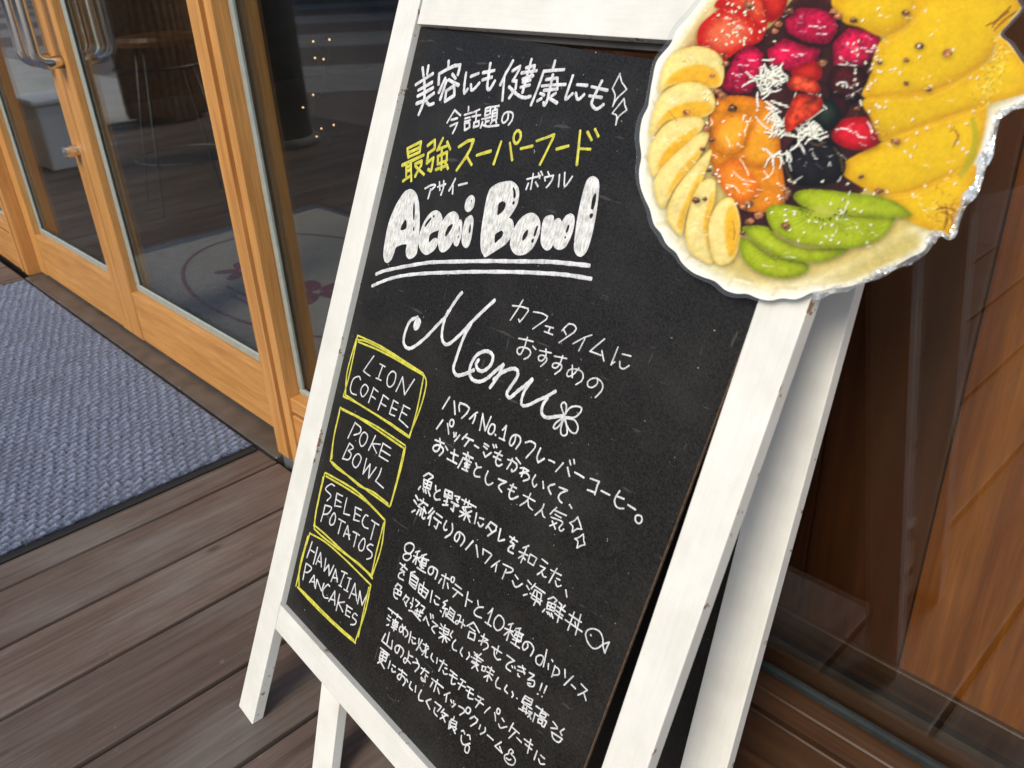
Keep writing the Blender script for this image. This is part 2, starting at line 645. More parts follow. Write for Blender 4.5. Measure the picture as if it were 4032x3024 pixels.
def post(x0, x1, flip):
    """grooved post: wide face, dark groove, narrow face"""
    w = x1 - x0
    ga, gb = (x0 + w * 0.50, x0 + w * 0.70)
    if flip:
        ga, gb = x0 + w * 0.30, x0 + w * 0.50
    prof = [(x0, 0.784), (x0, 0.700), (ga, 0.700), (ga, 0.716), (gb, 0.716), (gb, 0.700), (x1, 0.700), (x1, 0.784)]
    V = [(x, y, z) for z in (0.006, 2.16) for x, y in prof]
    n = len(prof)
    F = [(i, (i + 1) % n, n + (i + 1) % n, n + i) for i in range(n)] + [tuple(range(n))[::-1], tuple(range(n, 2 * n))]
    cx = (x0 + x1) / 2
    V = [(x - cx, y - 0.72, z - 1.0) for x, y, z in V]
    return mesh_obj('post', V, F, M_['oak_z'], df, M=Matrix.Translation(Vector((cx, 0.72, 1.0))))


PX0, PX1 = -1.541, -1.449
post(PX0, PX1, False)
box('post_shoe', (PX0 + 0.002, 0.7015, -0.03), (PX1 - 0.002, 0.78, 0.0055), M_['thin_metal'], df, bevel=0.001)
post(-3.372, -3.292, True)
box('head_rail', (-3.292, 0.702, 2.08), (PX0, 0.784, 2.16), M_['oak_x'], df)


def glazing(parent, x0, x1, z0, z1, y, bead=0.02, depth=0.012, mat='grey_gasket'):
    """gasket strips around a pane, and the pane"""
    g = M_[mat]
    box('glazing_bead', (x0, y - depth, z0 + bead), (x0 + bead, y + 0.004, z1 - bead), g, parent, bevel=0.003)
    box('glazing_bead', (x1 - bead, y - depth, z0 + bead), (x1, y + 0.004, z1 - bead), g, parent, bevel=0.003)
    box('glazing_bead', (x0, y - depth, z0), (x1, y + 0.004, z0 + bead), g, parent, bevel=0.003)
    box('glazing_bead', (x0, y - depth, z1 - bead), (x1, y + 0.004, z1), g, parent, bevel=0.003)
    box('glass_pane', (x0 + 0.004, y + 0.0045, z0 + 0.004), (x1 - 0.004, y + 0.0105, z1 - 0.004), M_['window_glass'], parent, bevel=0)


def door(x0, x1, label, handle_x, mirror):
    root = empty('glass_door', ((x0 + x1) / 2, 0.757, 0.0))
    tag(root, label, 'door', 'pair of glass doors')
    yf, yb, sw = 0.740, 0.776, 0.073
    box('stile', (x0, yf, 0.012), (x0 + sw, yb, 2.074), M_['oak_z'], root, bevel=0.003, seg=2)
    box('stile', (x1 - sw, yf, 0.012), (x1, yb, 2.074), M_['oak_z'], root, bevel=0.003, seg=2)
    box('bottom_rail', (x0 + sw + 0.0004, yf + 0.0015, 0.014), (x1 - sw - 0.0004, yb - 0.0015, 0.163), M_['oak_x'], root, bevel=0.003, seg=2)
    box('top_rail', (x0 + sw + 0.0004, yf + 0.0015, 1.96), (x1 - sw - 0.0004, yb - 0.0015, 2.074), M_['oak_x'], root, bevel=0.003, seg=2)
    glazing(root, x0 + sw, x1 - sw, 0.163, 1.96, 0.7625, bead=0.022, depth=0.003)
    # pull handles, back to back
    for s, yy in ((-1, yf), (1, yb)):
        L, r, cr_ = 0.062, 0.0155, 0.030
        pts = [(handle_x, yy, 0.778)]
        for k in range(7):
            a = k / 6 * math.pi / 2
            pts.append((handle_x, yy + s * (L - cr_ + cr_ * math.sin(a)), 0.778 + cr_ * (1 - math.cos(a))))
        top = [(px, py, 2 * 1.03 - pz) for px, py, pz in reversed(pts)]
        hd = tube('pull_handle', pts + top, r, M_['brushed_steel'], root, n=20)
    return root


GAPX = -2.449
dl = door(-3.288, GAPX - 0.0022, 'left glass door of the pair, beside the far end of the blue mat, with a round lock', GAPX - 0.050, False)
dr = door(GAPX + 0.0022, -1.5445, 'right glass door of the pair, nearest the white sign board, with a wide bottom rail', GAPX + 0.040, True)
box('meeting_seal', (GAPX - 0.0018, 0.744, 0.014), (GAPX + 0.0018, 0.77, 2.07), M_['dark_gap'], dl, bevel=0)
V, F = tube_mesh([(GAPX - 0.036, 0.741, 0.548), (GAPX - 0.036, 0.705, 0.548), (GAPX - 0.036, 0.7035, 0.548)], [0.0155, 0.0155, 0.013], 24)
lk = mesh_obj('lock_cylinder', V, F, M_['brushed_steel'], dl)
tube('keyway', [(GAPX - 0.036, 0.7045, 0.548), (GAPX - 0.036, 0.7025, 0.548)], 0.007, M_['thin_metal'], lk, n=16)


# ------------------------------------------------------------------ fixed windows beside the doors
def window(name, x0, x1, label, mullions, tone='oak'):
    root = empty(name, ((x0 + x1) / 2, 0.72, 0.0))
    tag(root, label, 'window')
    YB = 0.7350
    box('lower_rail', (x0, 0.7055, 0.142), (x1, 0.780, 0.176), M_[tone + '_x'], root, bevel=0.002)
    box('groove_strip', (x0, 0.712, 0.1345), (x1, 0.778, 0.1415), M_['dark_gap'], root, bevel=0)
    box('skirting_board', (x0, 0.7040, 0.004), (x1, 0.782, 0.134), M_[tone + '_x'], root, bevel=0.002)
    box('head_rail', (x0, 0.704, 2.08), (x1, 0.782, 2.16), M_[tone + '_x'], root, bevel=0.002)
    xs = [x0] + mullions + [x1]
    for i in range(len(xs) - 1):
        a = xs[i] + (0.03 if i > 0 else 0)
        b = xs[i + 1] - (0.03 if i < len(xs) - 2 else 0)
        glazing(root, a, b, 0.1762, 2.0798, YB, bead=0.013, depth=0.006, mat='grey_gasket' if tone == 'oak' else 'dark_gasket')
    for mx in mullions:
        box('mullion', (mx - 0.0298, 0.706, 0.1765), (mx + 0.0298, 0.776, 2.0795), M_[tone + '_z'], root, bevel=0.002)
    box('inner_sill', (x0, 0.783, 0.10), (x1, 0.85, 0.118), M_['slate'], root, bevel=0.002)
    return root


window('fixed_window', PX1 + 0.0005, -0.7005, 'narrow fixed side window between the door post and the white sign board', [])
window('fixed_window', -0.6995, 1.5, 'dark shop window to the right of the white sign board, shade put into its wood colour', [0.62], 'stained_oak')  # split off behind the sign so its wood colour can carry the shade
window('fixed_window', -6.2, -3.3725, 'fixed timber window panel at the far left of the doors', [-4.6])

# ------------------------------------------------------------------ blue entrance mat
def entrance_mat():
    root = empty('entrance_mat', (-2.43, 0.2, 0.0))
    tag(root, 'ribbed blue grey entrance mat with black rubber edging in front of the doors', 'mat')
    x0, x1, y0, y1 = -3.270, -1.590, -0.42, 0.674
    box('rubber_edging', (x0, y0, 0.0004), (x1, y1, 0.006), M_['black_rubber'], root, bevel=0.002)
    e = 0.022
    nx, ny = 460, 290
    gx = np.linspace(x0 + e, x1 - e, nx)
    gy = np.linspace(y0 + e, y1 - 0.001, ny)
    X, Y = np.meshgrid(gx, gy)
    r = np.random.default_rng(3)
    # pile ribs pressed into a staggered pattern of little scales
    wob = np.zeros(X.shape)
    for k in range(14):
        fx_, fy_, ph = r.uniform(-60, 60), r.uniform(-60, 60), r.uniform(0, 6.28)
        wob += np.sin(X * fx_ + Y * fy_ + ph) / 14
    a = (X * 0.94 + Y * 0.34) / 0.0175 + 0.5 * wob
    b = (Y * 0.94 - X * 0.34) / 0.030 - 0.6 * wob
    ca = np.floor(a)
    bb = b + 0.5 * (ca % 2)
    fa, fb = a - ca, bb - np.floor(bb)
    cell = np.sin(ca * 12.9898 + np.floor(bb) * 78.233) * 43758.5453
    cell = cell - np.floor(cell)
    hgt = (0.8 + 0.25 * cell) * np.sqrt(np.clip(4 * fa * (1 - fa), 0, 1)) * (0.35 + 0.65 * fb)
    Z = 0.0066 + 0.0085 * hgt + r.normal(0, 0.0009, X.shape)
    edge = np.minimum.reduce([X - gx[0], gx[-1] - X, Y - gy[0] + 0 * Y, gy[-1] - Y])
    Z = np.where(edge < 0.006, 0.0064 + (Z - 0.0064) * np.clip(edge / 0.006, 0, 1), Z)
    X = X + r.normal(0, 0.0007, X.shape)
    Y = Y + r.normal(0, 0.0007, Y.shape)
    V = np.stack([X, Y, Z], -1).reshape(-1, 3)
    idx = np.arange(nx * ny).reshape(ny, nx)
    F = np.stack([idx[:-1, :-1], idx[:-1, 1:], idx[1:, 1:], idx[1:, :-1]], -1).reshape(-1, 4)
    me = bpy.data.meshes.new('ribbed_pile')
    me.vertices.add(len(V)); me.vertices.foreach_set('co', V.ravel())
    me.loops.add(F.size); me.loops.foreach_set('vertex_index', F.ravel())
    me.polygons.add(len(F)); me.polygons.foreach_set('loop_start', np.arange(0, F.size, 4)); me.polygons.foreach_set('loop_total', np.full(len(F), 4))
    me.update(); me.validate()
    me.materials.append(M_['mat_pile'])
    ya = me.attributes.new('pile_shade', 'FLOAT', 'POINT')       # shade of the valleys put into the colour, pale at the tips of the scales
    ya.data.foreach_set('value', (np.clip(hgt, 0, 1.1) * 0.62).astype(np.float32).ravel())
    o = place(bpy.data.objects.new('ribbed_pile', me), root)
    # tufts hanging over the black edging
    V, F = [], []
    for i in range(5200):
        side = i % 2
        if side == 0:
            x = x1 - e + random.gauss(0.001, 0.0015); y = random.uniform(y0 + e, y1)
            d = (random.uniform(0.3, 1), random.gauss(0, .4))
        else:
            x = random.uniform(x0 + e, x1 - e); y = y0 + e
            d = (random.gauss(0, .4), -random.uniform(0.3, 1))
        l = random.uniform(0.003, 0.008)
        w = 0.0009
        n = len(V)
        V += [(x - d[1] * w, y + d[0] * w, 0.007), (x + d[1] * w, y - d[0] * w, 0.007), (x + d[0] * l, y + d[1] * l, random.uniform(0.007, 0.014))]
        F.append((n, n + 1, n + 2))
    mesh_obj('pile_fringe', V, F, M_['mat_pile'], o)


entrance_mat()

# ------------------------------------------------------------------ inside the shop
def ellipse_ring(cx, cy, rx, ry, w, z, n=64, a0=0, a1=2 * math.pi):
    V, F = [], []
    for i in range(n + 1):
        a = a0 + (a1 - a0) * i / n
        for s in (-w / 2, w / 2):
            V.append((cx + (rx + s) * math.cos(a), cy + (ry + s) * math.sin(a), z))
    for i in range(n):
        F.append((2 * i, 2 * i + 1, 2 * i + 3, 2 * i + 2))
    return V, F


plain('pale_carpet', (0.21, 0.19, 0.165), 0.95, 0.25, 240, spec=0.1, bmp=0.3)
plain('red_carpet', (0.11, 0.018, 0.024), 0.95, 0.25, 200, spec=0.1)
im = box('logo_mat', (-3.20, 0.83, -0.0035), (-1.72, 1.86, 0.004), M_['pale_carpet'], bevel=0.002)
tag(im, 'pale indoor mat with a dark red oval and flower, seen through the glass', 'mat')
V, F = ellipse_ring(-2.46, 1.36, 0.63, 0.36, 0.014, 0.0055)
mesh_obj('oval_line', V, F, M_['red_carpet'], im)
# flower and leaf marks inside the oval
for cx, cy, r0, k in ((-2.72, 1.24, 0.10, 5), (-2.33, 1.30, 0.12, 5)):
    V, F = [], []
    for j in range(k):
        a = 2 * math.pi * j / k + 0.3
        n = len(V)
        for t in range(14):
            b = 2 * math.pi * t / 14
            lx, ly = r0 * 0.55 + r0 * 0.45 * math.cos(b), r0 * 0.24 * math.sin(b)
            V.append((cx + lx * math.cos(a) - ly * math.sin(a), cy + lx * math.sin(a) + ly * math.cos(a), 0.0055))
        F.append(tuple(range(n, n + 14)))
    mesh_obj('flower_print', V, F, M_['red_carpet'], im)
for yy, xa, xb in ((1.12, -2.62, -2.22), (1.09, -2.52, -2.30)):
    V = [(xa, yy, .0055), (xb, yy, .0055), (xb, yy + .012, .0055), (xa, yy + .012, .0055)]
    mesh_obj('leaf_mark', V, [(0, 1, 2, 3)], M_['red_carpet'], im)

pan = empty('timber_screen', (-0.2, 1.02, 0.0))
tag(pan, 'orange varnished boards, shade put into the colour of the left ones, standing inside the window at right', 'screen')
xs = [-0.88, -0.73, -0.58, -0.43, -0.272, -0.095, 0.085, 0.26, 0.44]
for a, b in zip(xs[:-1], xs[1:]):
    box('board', (a + 0.001, 0.985, 0.0), (b - 0.001, 1.02, 1.7), M_['pine_panel'] if a > -0.3 else M_['shaded_pine_z'], pan, bevel=0.004, seg=2)  # boards on the left carry the sign's shadow in their colour
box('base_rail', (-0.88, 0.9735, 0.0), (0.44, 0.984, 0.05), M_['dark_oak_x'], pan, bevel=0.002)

# a high stool with splayed steel legs just inside
d_ = (770 - 2016.0) * AX_R + (800 - 1512.0) * AX_D + FPX * AX_F
STX, STY = (CAM + d_ * (-1.0 / d_[2]))[:2]
st = empty('high_stool', (STX, STY, 0.0))
tag(st, 'thin legged steel stool standing inside, seen through the right door', 'stool')
V, F = tube_mesh([(STX, STY, 0.68), (STX, STY, 0.70), (STX, STY, 0.715)], [0.165, 0.17, 0.16], 28)
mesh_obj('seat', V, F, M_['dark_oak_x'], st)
for a in (0.6, 2.2, 3.7, 5.3):
    c, s = math.cos(a), math.sin(a)
    tube('leg', [(STX + 0.12 * c, STY + 0.12 * s, 0.68), (STX + 0.25 * c, STY + 0.25 * s, 0.0)], 0.007, M_['dark_steel'], st, n=10)
tube('foot_ring', [(STX + 0.205 * math.cos(t / 24 * 6.2832), STY + 0.205 * math.sin(t / 24 * 6.2832), 0.22) for t in range(24)], 0.0055, M_['dark_steel'], st, n=8, closed=True)

sl = empty('string_lights', (-2.2, 2.1, 0.0))
tag(sl, 'string of tiny warm bulbs hanging inside the side window', 'lights')


def ray(px, py):
    return (px - 2016.0) * AX_R + (py - 1512.0) * AX_D + FPX * AX_F


bulbs = []
for px, py in ((1233, 163), (1297, 156), (1240, 228), (1274, 233), (1233, 373), (1193, 423), (1265, 506), (1314, 492), (1247, 538)):
    d = ray(px, py)
    P = CAM + d * (1.55 / d[1])
    bulbs.append(P)
for P in bulbs:
    bm = bmesh.new()
    bmesh.ops.create_icosphere(bm, subdivisions=2, radius=0.0032)
    me = bpy.data.meshes.new('bulb'); bm.to_mesh(me); bm.free()
    me.materials.append(M_['warm_bulb'])
    place(bpy.data.objects.new('bulb', me), sl, Matrix.Translation(Vector(P)))
pts = []
for i in range(len(bulbs) - 1):
    a, b = bulbs[i], bulbs[i + 1]
    for t in np.linspace(0, 1, 8, endpoint=False):
        q = a * (1 - t) + b * t
        pts.append((q[0], q[1] + 0.006, q[2] - 0.05 * math.sin(math.pi * t)))
pts.append(tuple(bulbs[-1]))
tube('wire', pts, 0.0018, M_['black_rubber'], sl, n=6)

# ------------------------------------------------------------------ across the street (seen mirrored in the panes)
pl = empty('concrete_pillar', (-4.55, -1.0, -0.0))
tag(pl, 'round grey concrete pillar on the deck edge, mirrored in the side window', 'pillar')
tube('shaft', [(-4.55, -1.0, 0.0), (-4.55, -1.0, 3.4)], 0.17, M_['concrete'], pl, n=28)
tube('base_ring', [(-4.55, -1.0, 0.0), (-4.55, -1.0, 0.05)], 0.21, M_['concrete'], pl, n=28)

rd = empty('reed_post', (-6.05, -0.92, 0.0))
tag(rd, 'dark post wrapped in dried reeds, mirrored in the right door', 'post')
for k in range(34):
    a = 2 * math.pi * k / 34
    x, y = -6.05 + 0.25 * math.cos(a), -0.92 + 0.25 * math.sin(a)
    tube('reed', [(x, y, 0.02 + 0.05 * random.random()), (x + 0.01, y, 1.2), (x, y, 2.6)], 0.027, M_['reed'], rd, n=6)
for z in (0.35, 0.8, 1.25, 1.7, 2.15):
    tube('binding', [(-6.05 + 0.285 * math.cos(t / 30 * 6.2832), -0.92 + 0.285 * math.sin(t / 30 * 6.2832), z) for t in range(30)], 0.012, M_['dark_oak_x'], rd, n=6, closed=True)
tube('core', [(-6.05, -0.92, 0.0), (-6.05, -0.92, 2.6)], 0.22, M_['interior_dark'], rd, n=16)

sb = empty('shop_building', (-16, -15, -0.16))
tag(sb, 'beige shop building across the street, mirrored in the glass', 'building')
box('wall', (-34, -18, -0.16), (6, -15, 6.5), M_['beige'], sb, bevel=0.01)
for i in range(7):
    x = -31 + i * 5.0
    w_ = box('window', (x, -15.02, 0.4), (x + 3.2, -14.985, 2.6), M_['interior_dark'], sb, bevel=0.005)
    box('frame', (x - 0.08, -15.01, 2.6), (x + 3.28, -14.94, 2.75), M_['dark_oak_x'], w_, bevel=0.005)
box('plinth', (-34, -14.999, -0.16), (6, -14.90, 0.35), M_['reed'], sb, bevel=0.01)
bc = empty('storage_box', (-5.2, 0.02, 0.0))
tag(bc, 'white plastic box at the far end of the deck, mirrored in the left door', 'box')
box('bin', (-5.35, -0.12, 0.0), (-5.0, 0.20, 0.34), M_['white_plastic'], bc, bevel=0.01)
box('lid', (-5.37, -0.14, 0.3405), (-4.98, 0.22, 0.37), M_['white_plastic'], bc, bevel=0.008)

# ================================================================== the sign board
TH, AL = math.radians(-3.40), math.radians(23.48)
SO = np.array([-0.90698, 0.28722, 0.0])                 # inner foot of the left stile
SU = np.array([math.cos(TH), math.sin(TH), 0.0])
SNH = np.array([-math.sin(TH), math.cos(TH), 0.0])
SV = math.cos(AL) * np.array([0, 0, 1.0]) + math.sin(AL) * SNH
SN = np.cross(SU, SV)                                    # out of the board, towards the viewer
SM = Matrix.Identity(4)
for i in range(3):
    SM[i][0], SM[i][1], SM[i][2], SM[i][3] = SU[i], SV[i], SN[i], SO[i]


def to_sign(px, py, w=0.0):
    """photo pixel -> (u, v) on the plane lying w in front of the frame's face"""
    d = ray(px, py)
    t = ((SO - CAM) @ SN + w) / (d @ SN)
    P = CAM + t * d - SO
    return float(P @ SU), float(P @ SV)


board = empty('sandwich_board', tuple(SO))
tag(board, 'white framed standing blackboard with handwritten cafe menu, leaning on the window', 'sign')
TK = 0.0158


def hexa(name, pts, mat, parent, M=None, bevel=0.0012):
    """eight corners: 0-3 front (counter-clockwise), 4-7 back; the mesh keeps a centred origin and local axes"""
    bm = bmesh.new()
    c = sum((Vector(p) for p in pts), Vector()) / 8
    vs = [bm.verts.new(Vector(p) - c) for p in pts]
    for f in ((0, 1, 2, 3), (7, 6, 5, 4), (0, 4, 5, 1), (1, 5, 6, 2), (2, 6, 7, 3), (3, 7, 4, 0)):
        bm.faces.new([vs[i] for i in f])
    bmesh.ops.recalc_face_normals(bm, faces=bm.faces[:])
    bmesh.ops.bevel(bm, geom=bm.edges[:], offset=bevel, segments=2, affect='EDGES', profile=0.7)
    me = bpy.data.meshes.new(name)
    bm.to_mesh(me)
    bm.free()
    me.materials.append(mat)
    T = Matrix.Translation(c)
    return place(bpy.data.objects.new(name, me), parent, (M @ T) if M is not None else T)


def front_piece(name, u0, u1, v0, v1, w0, w1, mat, foot=False):
    vb = (lambda w: -w * math.tan(AL)) if foot else (lambda w: v0)
    pts = [(u0, vb(w0), w0), (u1, vb(w0), w0), (u1, v1, w0), (u0, v1, w0), (u0, vb(w1), w1), (u1, vb(w1), w1), (u1, v1, w1), (u0, v1, w1)]
    return hexa(name, pts, mat, board, SM)


UW, VB, VT = 0.5675, 0.198, 0.998
front_piece('stile', -0.0462, 0.0, 0, 1.06, 0, -TK, M_['white_paint_y'], True)
front_piece('stile', UW, 0.6105, 0, 1.06, 0, -TK, M_['white_paint_y'], True)
front_piece('bottom_rail', 0.0006, UW - 0.0006, 0.1600, VB, -0.0003, -TK + 0.001, M_['white_paint_x'])
# top rail, sitting a touch askew between the stiles
tr = front_piece('top_rail', 0.0045, UW - 0.0008, VT - 0.0005, 1.06, -0.0003, -TK + 0.001, M_['white_paint_x'])
front_piece('back_batten', 0.03, UW - 0.001, 0.9915, 1.03, -TK - 0.0005, -TK - 0.012, M_['slate'])  # bare wood batten, its shade put in as a dark grey colour

# the panel has slipped round a little in its groove
DL = math.radians(2.35)
WP = -0.0095
e1 = Vector((math.cos(DL), -math.sin(DL), 0)); e2 = Vector((-math.sin(DL), -math.cos(DL), 0))
TL = Vector((-0.0045, 0.9979, WP))
PW, PH = 0.575, 0.815
back = Vector((0, 0, -0.0032))
q = [TL + e2 * PH, TL + e1 * PW + e2 * PH, TL + e1 * PW, TL]
panel = hexa('chalkboard_panel', q + [p + back for p in q], M_['chalkboard_black'], board, SM, bevel=0.0004)
edge = [TL + e1 * (PW + 0.0001), TL + e1 * (PW + 0.0012), TL + e1 * (PW + 0.0012) + e2 * PH, TL + e1 * (PW + 0.0001) + e2 * PH]
hexa('raw_edge', [p + Vector((0, 0, -0.0004)) for p in edge] + [p + back for p in edge], M_['raw_board_edge'], panel, SM, bevel=0.0002)

# rear leg frame
T2, B2 = math.radians(2.951), math.radians(16.754)
RU = np.array([math.cos(T2), math.sin(T2), 0.0]); RNH = np.array([-math.sin(T2), math.cos(T2), 0.0])
RW_ = math.cos(B2) * np.array([0, 0, 1.0]) + math.sin(B2) * RNH
RP = np.array([-0.9272, 0.4236, 0.0])


def rear(s, a, k=1.0):
    P = RP + RU * s + RW_ * a
    return CAM + k * (P - CAM)


BK = np.array([0.0, 0.0155, -0.0045])
rw = 0.048


def rear_stile(s0, s1, a0, k0, a1, k1):
    f = [rear(s0, a0, k0), rear(s1, a0, k0), rear(s1, a1, k1), rear(s0, a1, k1)]
    for p in f[:2]:
        p[2] = 0.0008
    b = [p + BK for p in f]
    for p in b[:2]:
        p[2] = 0.0008
    ax = Vector(f[3] - f[0]).normalized()
    sx = Vector(f[1] - f[0]).normalized()
    nz = sx.cross(ax).normalized(); sx = ax.cross(nz)
    M = Matrix.Identity(4)
    for i in range(3):
        M[i][0], M[i][1], M[i][2] = sx[i], ax[i], nz[i]
    inv = M.inverted()
    return hexa('rear_stile', [inv @ Vector(p) for p in f + b], M_['white_paint_y'], board, M)


rear_stile(0, rw, -0.205, 0.8385, 0.87, 1.0)
rear_stile(0.652 - rw, 0.652, 0.0, 1.0, 0.87, 1.0)
# rear board between them
f = [rear(rw + 0.003, 0.02, 0.965) + BK * 0.4, rear(0.652 - rw - 0.001, 0.14) + BK * 0.4, rear(0.652 - rw - 0.001, 0.84) + BK * 0.4, rear(rw + 0.001, 0.84) + BK * 0.4]
hexa('rear_panel', [tuple(p) for p in f] + [tuple(p + BK * 0.25) for p in f], M_['chalkboard_black'], board, None, bevel=0.0004)

# ------------------------------------------------------------------ lettering
# strokes are written as on the photograph: block offset and scale, then strokes separated by ';'
# '~' marks a curved stroke, 'o' a closed loop
R5 = 600 / 2212
BLOCKS = []


def blk(name, mat, w, ox, oy, sc, txt):
    BLOCKS.append((name, mat, w, ox, oy, sc, txt))


W_, Y_ = 'white_marker', 'yellow_marker'
blk('headline', W_, 11.5, 1600, 200, R5, """232,250 250,370;322,215 300,340;135,490 390,330;175,570 375,455;160,660 385,535;148,765 265,720 400,620;~262,400 258,700 180,930;~280,720 330,780 400,765;
612,150 606,250;470,490 475,335 700,220 780,200 745,350;665,340 715,405;565,395 470,605;~590,430 560,500 490,710;620,420 760,500;575,590 560,735;575,590 690,505 690,650 560,735;
~870,320 845,500 845,615 890,555;935,375 1050,330;~935,490 950,570 1000,540 1055,465;~1222,190 1175,480 1180,550 1215,550 1290,440;1110,320 1275,285;1100,420 1245,385;
1548,140 1440,330 1360,500;1420,400 1395,725;1540,290 1650,220 1640,280 1545,440 1600,440 1580,560 1490,690;~1490,520 1560,600 1650,660 1720,680 1805,660;1740,250 1860,215 1850,270 1800,375;1675,325 1890,290;1690,410 1840,365;1690,455 1800,430;1655,530 1790,500;1815,125 1690,610;
2155,150 2130,250;1990,300 2290,272;1995,290 1900,560 1805,790;2025,420 2195,390 2190,560;1965,510 2310,490;2000,575 2190,550;~2125,345 2045,700 2000,790 1985,750;1945,620 2000,645;1900,730 1965,690;2170,615 2100,665;2070,690 2190,765""")
blk('headline', W_, 11.5, 2200, 80, R5, """~205,800 105,1090 110,1140 200,1065;265,930 415,945;~245,1060 270,1150 315,1130 365,1075;~630,880 490,1150 485,1230 535,1285 580,1275 650,1225;475,960 710,1015;440,1095 625,1125""")
blk('sparkle_mark', W_, 7.5, 2200, 80, R5, """890,770 780,990;~780,990 815,1100 780,1250;~780,1250 850,1130 985,1005;985,1005 920,900 890,770;950,1130 780,1350;~780,1350 840,1390 825,1520;~825,1520 870,1400 990,1300;990,1300 960,1230 950,1130""")
blk('small_heading', W_, 8.5, 1600, 200, R5, """700,860 590,1045;700,860 790,940;655,1005 740,975;635,1090 745,1045 670,1205;905,815 903,875;840,930 955,895;850,985 925,965;850,1025 925,1005;845,1055 845,1155 915,1115 920,1045 845,1055;1065,850 975,890;950,960 1080,935;1020,880 1010,1030;980,1045 975,1110 1045,1090 1055,1020 980,1045;
1150,835 1140,945 1215,915 1225,815 1150,835;1145,890 1215,870;1095,995 1225,965;1150,985 1145,1065;1155,1030 1205,1020;1105,1035 1075,1120;~1110,1075 1180,1095 1340,1085;1245,820 1350,800;1290,815 1275,860;1250,870 1240,1010 1310,990 1320,850 1250,870;1250,920 1315,900;1245,965 1315,945;1255,1020 1225,1060;1290,1005 1305,1050;~1480,900 1470,990 1410,1045 1390,1000 1420,920 1490,885 1540,920 1535,1000 1480,1080""")
blk('yellow_heading', Y_, 10.5, 1550, 480, R5, """200,385 215,520;205,385 400,290 375,440 220,510;230,440 385,368;120,630 430,480;185,590 180,800;250,560 255,860;190,660 250,630;190,720 250,690;135,860 260,770;310,610 405,565 400,640 310,790;310,640 440,765;
490,345 600,265 595,395 495,460 480,600 580,520 555,650 535,715 500,690;720,235 630,415;775,295 820,400;640,400 790,345;640,500 640,610 770,560 775,440 640,500;700,395 690,690;610,695 780,630;745,585 790,680;
945,360 1080,275 1160,260 1120,380 1050,510 915,705;1060,510 1135,625;1210,485 1410,425;1560,285 1450,615;1685,305 1720,560;o1800,125 1845,165 1835,250 1780,315 1745,275 1750,190;1845,390 2015,350""")
blk('yellow_heading', Y_, 10.5, 2000, 450, R5, """415,390 670,295 620,420 465,735;705,510 875,460;1050,240 1000,735;1030,500 1200,510;1155,260 1215,375;1265,215 1315,325""")
blk('reading_aid', W_, 8, 1550, 480, R5, """~460,965 540,920 600,915 590,950 545,990;540,975 500,1110;640,940 755,900;665,870 670,990;~725,855 720,960 680,1065;~895,820 850,920 805,1000;865,925 855,1045;940,925 1070,890""")
blk('reading_aid', W_, 8, 2000, 450, R5, """280,945 470,895;365,860 330,1090;300,1000 265,1090;400,985 435,1050;440,855 460,930;480,835 505,885;580,835 600,890;535,920 540,965;535,915 660,890 640,960 560,1065;750,875 735,1055;~825,845 820,1030 850,1030 940,905""")
blk('underline', W_, 10.5, 1480, 700, R5, """~4,1401 120,1350 400,1295 700,1240 900,1220 1600,1210 2000,1212 2475,1221 2775,1241 3095,1278;~-55,1571 30,1535 200,1470 400,1420 700,1390 1100,1375 1500,1365 2075,1371 2475,1391 2775,1411 3125,1466""")
blk('menu_script', W_, 12, 1560, 1130, 800 / 1269, """~118,262 114,235 132,202 146,215 140,245 124,262 122,235 134,215 132,250;~135,190 90,210 60,270 47,340 65,380 105,375 180,320 260,235 310,185 345,125 390,60 410,35;~325,150 300,210 285,290 295,345 325,355 400,295 460,230 540,150 615,82;~470,225 420,320 375,440 358,510 375,548 410,550 450,535 485,520;
~515,455 500,480 510,515 545,525 590,490 605,440 590,410 550,402 500,430 465,490 460,545 480,580 520,590 570,570 620,525 670,485;~670,485 635,560 585,630;~610,580 660,535 720,512 755,520 755,560 710,630 690,670 710,690 760,650 800,620 850,575;~850,580 800,650 780,710 790,740 830,735 880,710 940,685 995,650;~945,690 915,740 910,790 940,815 1000,810 1050,805""")
blk('flower_mark', W_, 8, 1560, 1130, 800 / 1269, """~1050,805 1035,760 1030,735 1050,720 1065,740 1060,780 1050,805;~1050,805 1080,760 1120,745 1155,755 1150,785 1110,815 1060,812;~1055,820 1110,830 1135,870 1125,910 1095,910 1070,870 1055,820;~1050,820 1030,880 1030,915 1050,930 1068,915 1065,870 1050,820;~1045,815 1000,845 980,875 995,885 1025,860 1045,815""")
